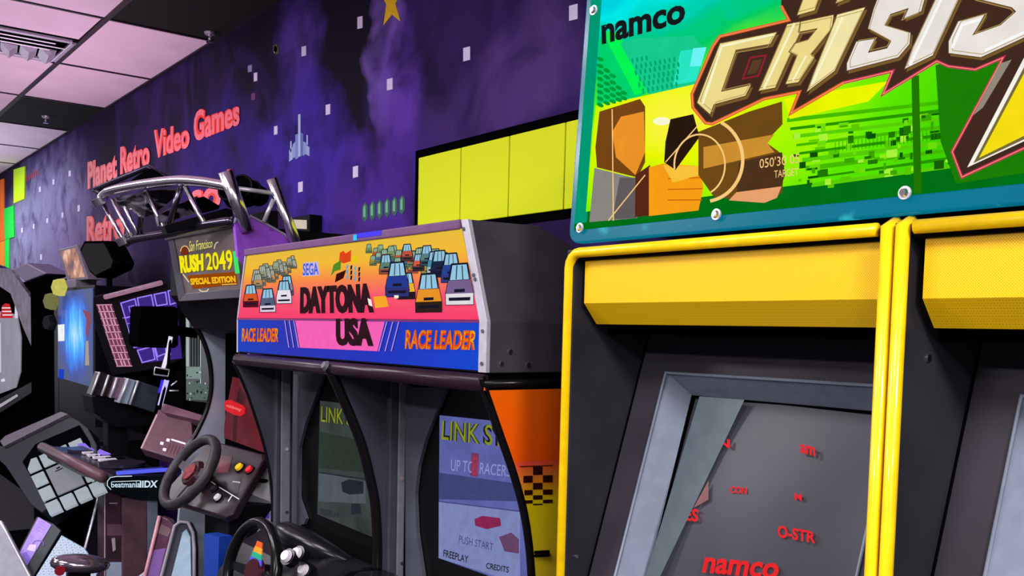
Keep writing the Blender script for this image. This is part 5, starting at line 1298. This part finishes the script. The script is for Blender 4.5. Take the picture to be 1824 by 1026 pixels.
LP2 = Plane(onX(110, 1000, -4.1), Vector((.70, -.40, .6)))
spk = thing('perforated_speaker', 'slanted blue-grey perforated speaker panel beside the lilac card', 'speaker', (LP2.p.x - .1, LP2.p.y + .05, 0))
prism('grille', [LP2.at(x, y) for x, y in TK((345, 795), (475, 868), (560, 990), (470, 1150), (130, 1150), (200, 1026))], -LP2.n * .03, dotm, spk, bevel=.003)
box('pedestal', (LP2.p.x - .28, LP2.p.y + .02, 0), (LP2.p.x - .10, LP2.p.y + .18, LP2.p.z - .12), BLACK, spk)
tr = thing('chrome_pedal_unit', 'small chrome pod with a red light in front of the perforated panel', 'pod', (onX(140, 1040, -3.8).x, onX(140, 1040, -3.8).y, 0))
c1 = onX(143, 1004, -3.8)
V, F = [], []
N1, N2 = 18, 10
ax_, ay_, az_ = Vector((.25, .95, -.12)).normalized(), Vector((0, .12, .99)).normalized(), Vector((1, -.25, 0)).normalized()
for i in range(N2 + 1):
    ph = math.pi * i / N2
    for j in range(N1):
        th = 2 * math.pi * j / N1
        V.append(c1 + ax_ * (.105 * math.cos(ph)) + ay_ * (.036 * math.sin(ph) ** .8 * math.sin(th)) + az_ * (.06 * math.sin(ph) ** .8 * math.cos(th)))
for i in range(N2):
    for j in range(N1): F.append([i * N1 + j, i * N1 + (j + 1) % N1, (i + 1) * N1 + (j + 1) % N1, (i + 1) * N1 + j])
link('pod_shell', mesh(V, F), mat('smoked_chrome', (140, 128, 138), .14, metal=.9, noise=.5, nscale=14), tr, smooth=True)
disc('red_light', onX(107, 1016, -3.77), (1, -.3, .1), .018, .012, mat('red_lens', (150, 20, 40), .2, emit=.6), tr)
box('pod_post', (c1.x - .05, c1.y - .04, 0), (c1.x - .01, c1.y + .04, c1.z - .02), BLACK, tr)
LP3 = Plane(onX(20, 990, -4.6), Vector((.8, -.5, .25)))
gp = thing('grey_seat_panel', 'smooth pale grey seat side panel in the bottom left corner', 'panel', (LP3.p.x - .05, LP3.p.y, 0))
prism('shell', [LP3.at(x, y) for x, y in TK((-120, 700), (0, 718), (38, 785), (165, 1026), (230, 1180), (-120, 1180))], -LP3.n * .04, mat('pale_grey_shell', (146, 148, 158), .35), gp, bevel=.006)
tube('edge_trim', [LP3.at(x, y, .003) for x, y in TK((0, 718), (38, 785), (165, 1026), (230, 1180))], .006, STEEL, gp, seg=6)
box('foot', (LP3.p.x - .16, LP3.p.y - .06, 0), (LP3.p.x - .06, LP3.p.y + .06, LP3.p.z - .1), BLACK, gp)
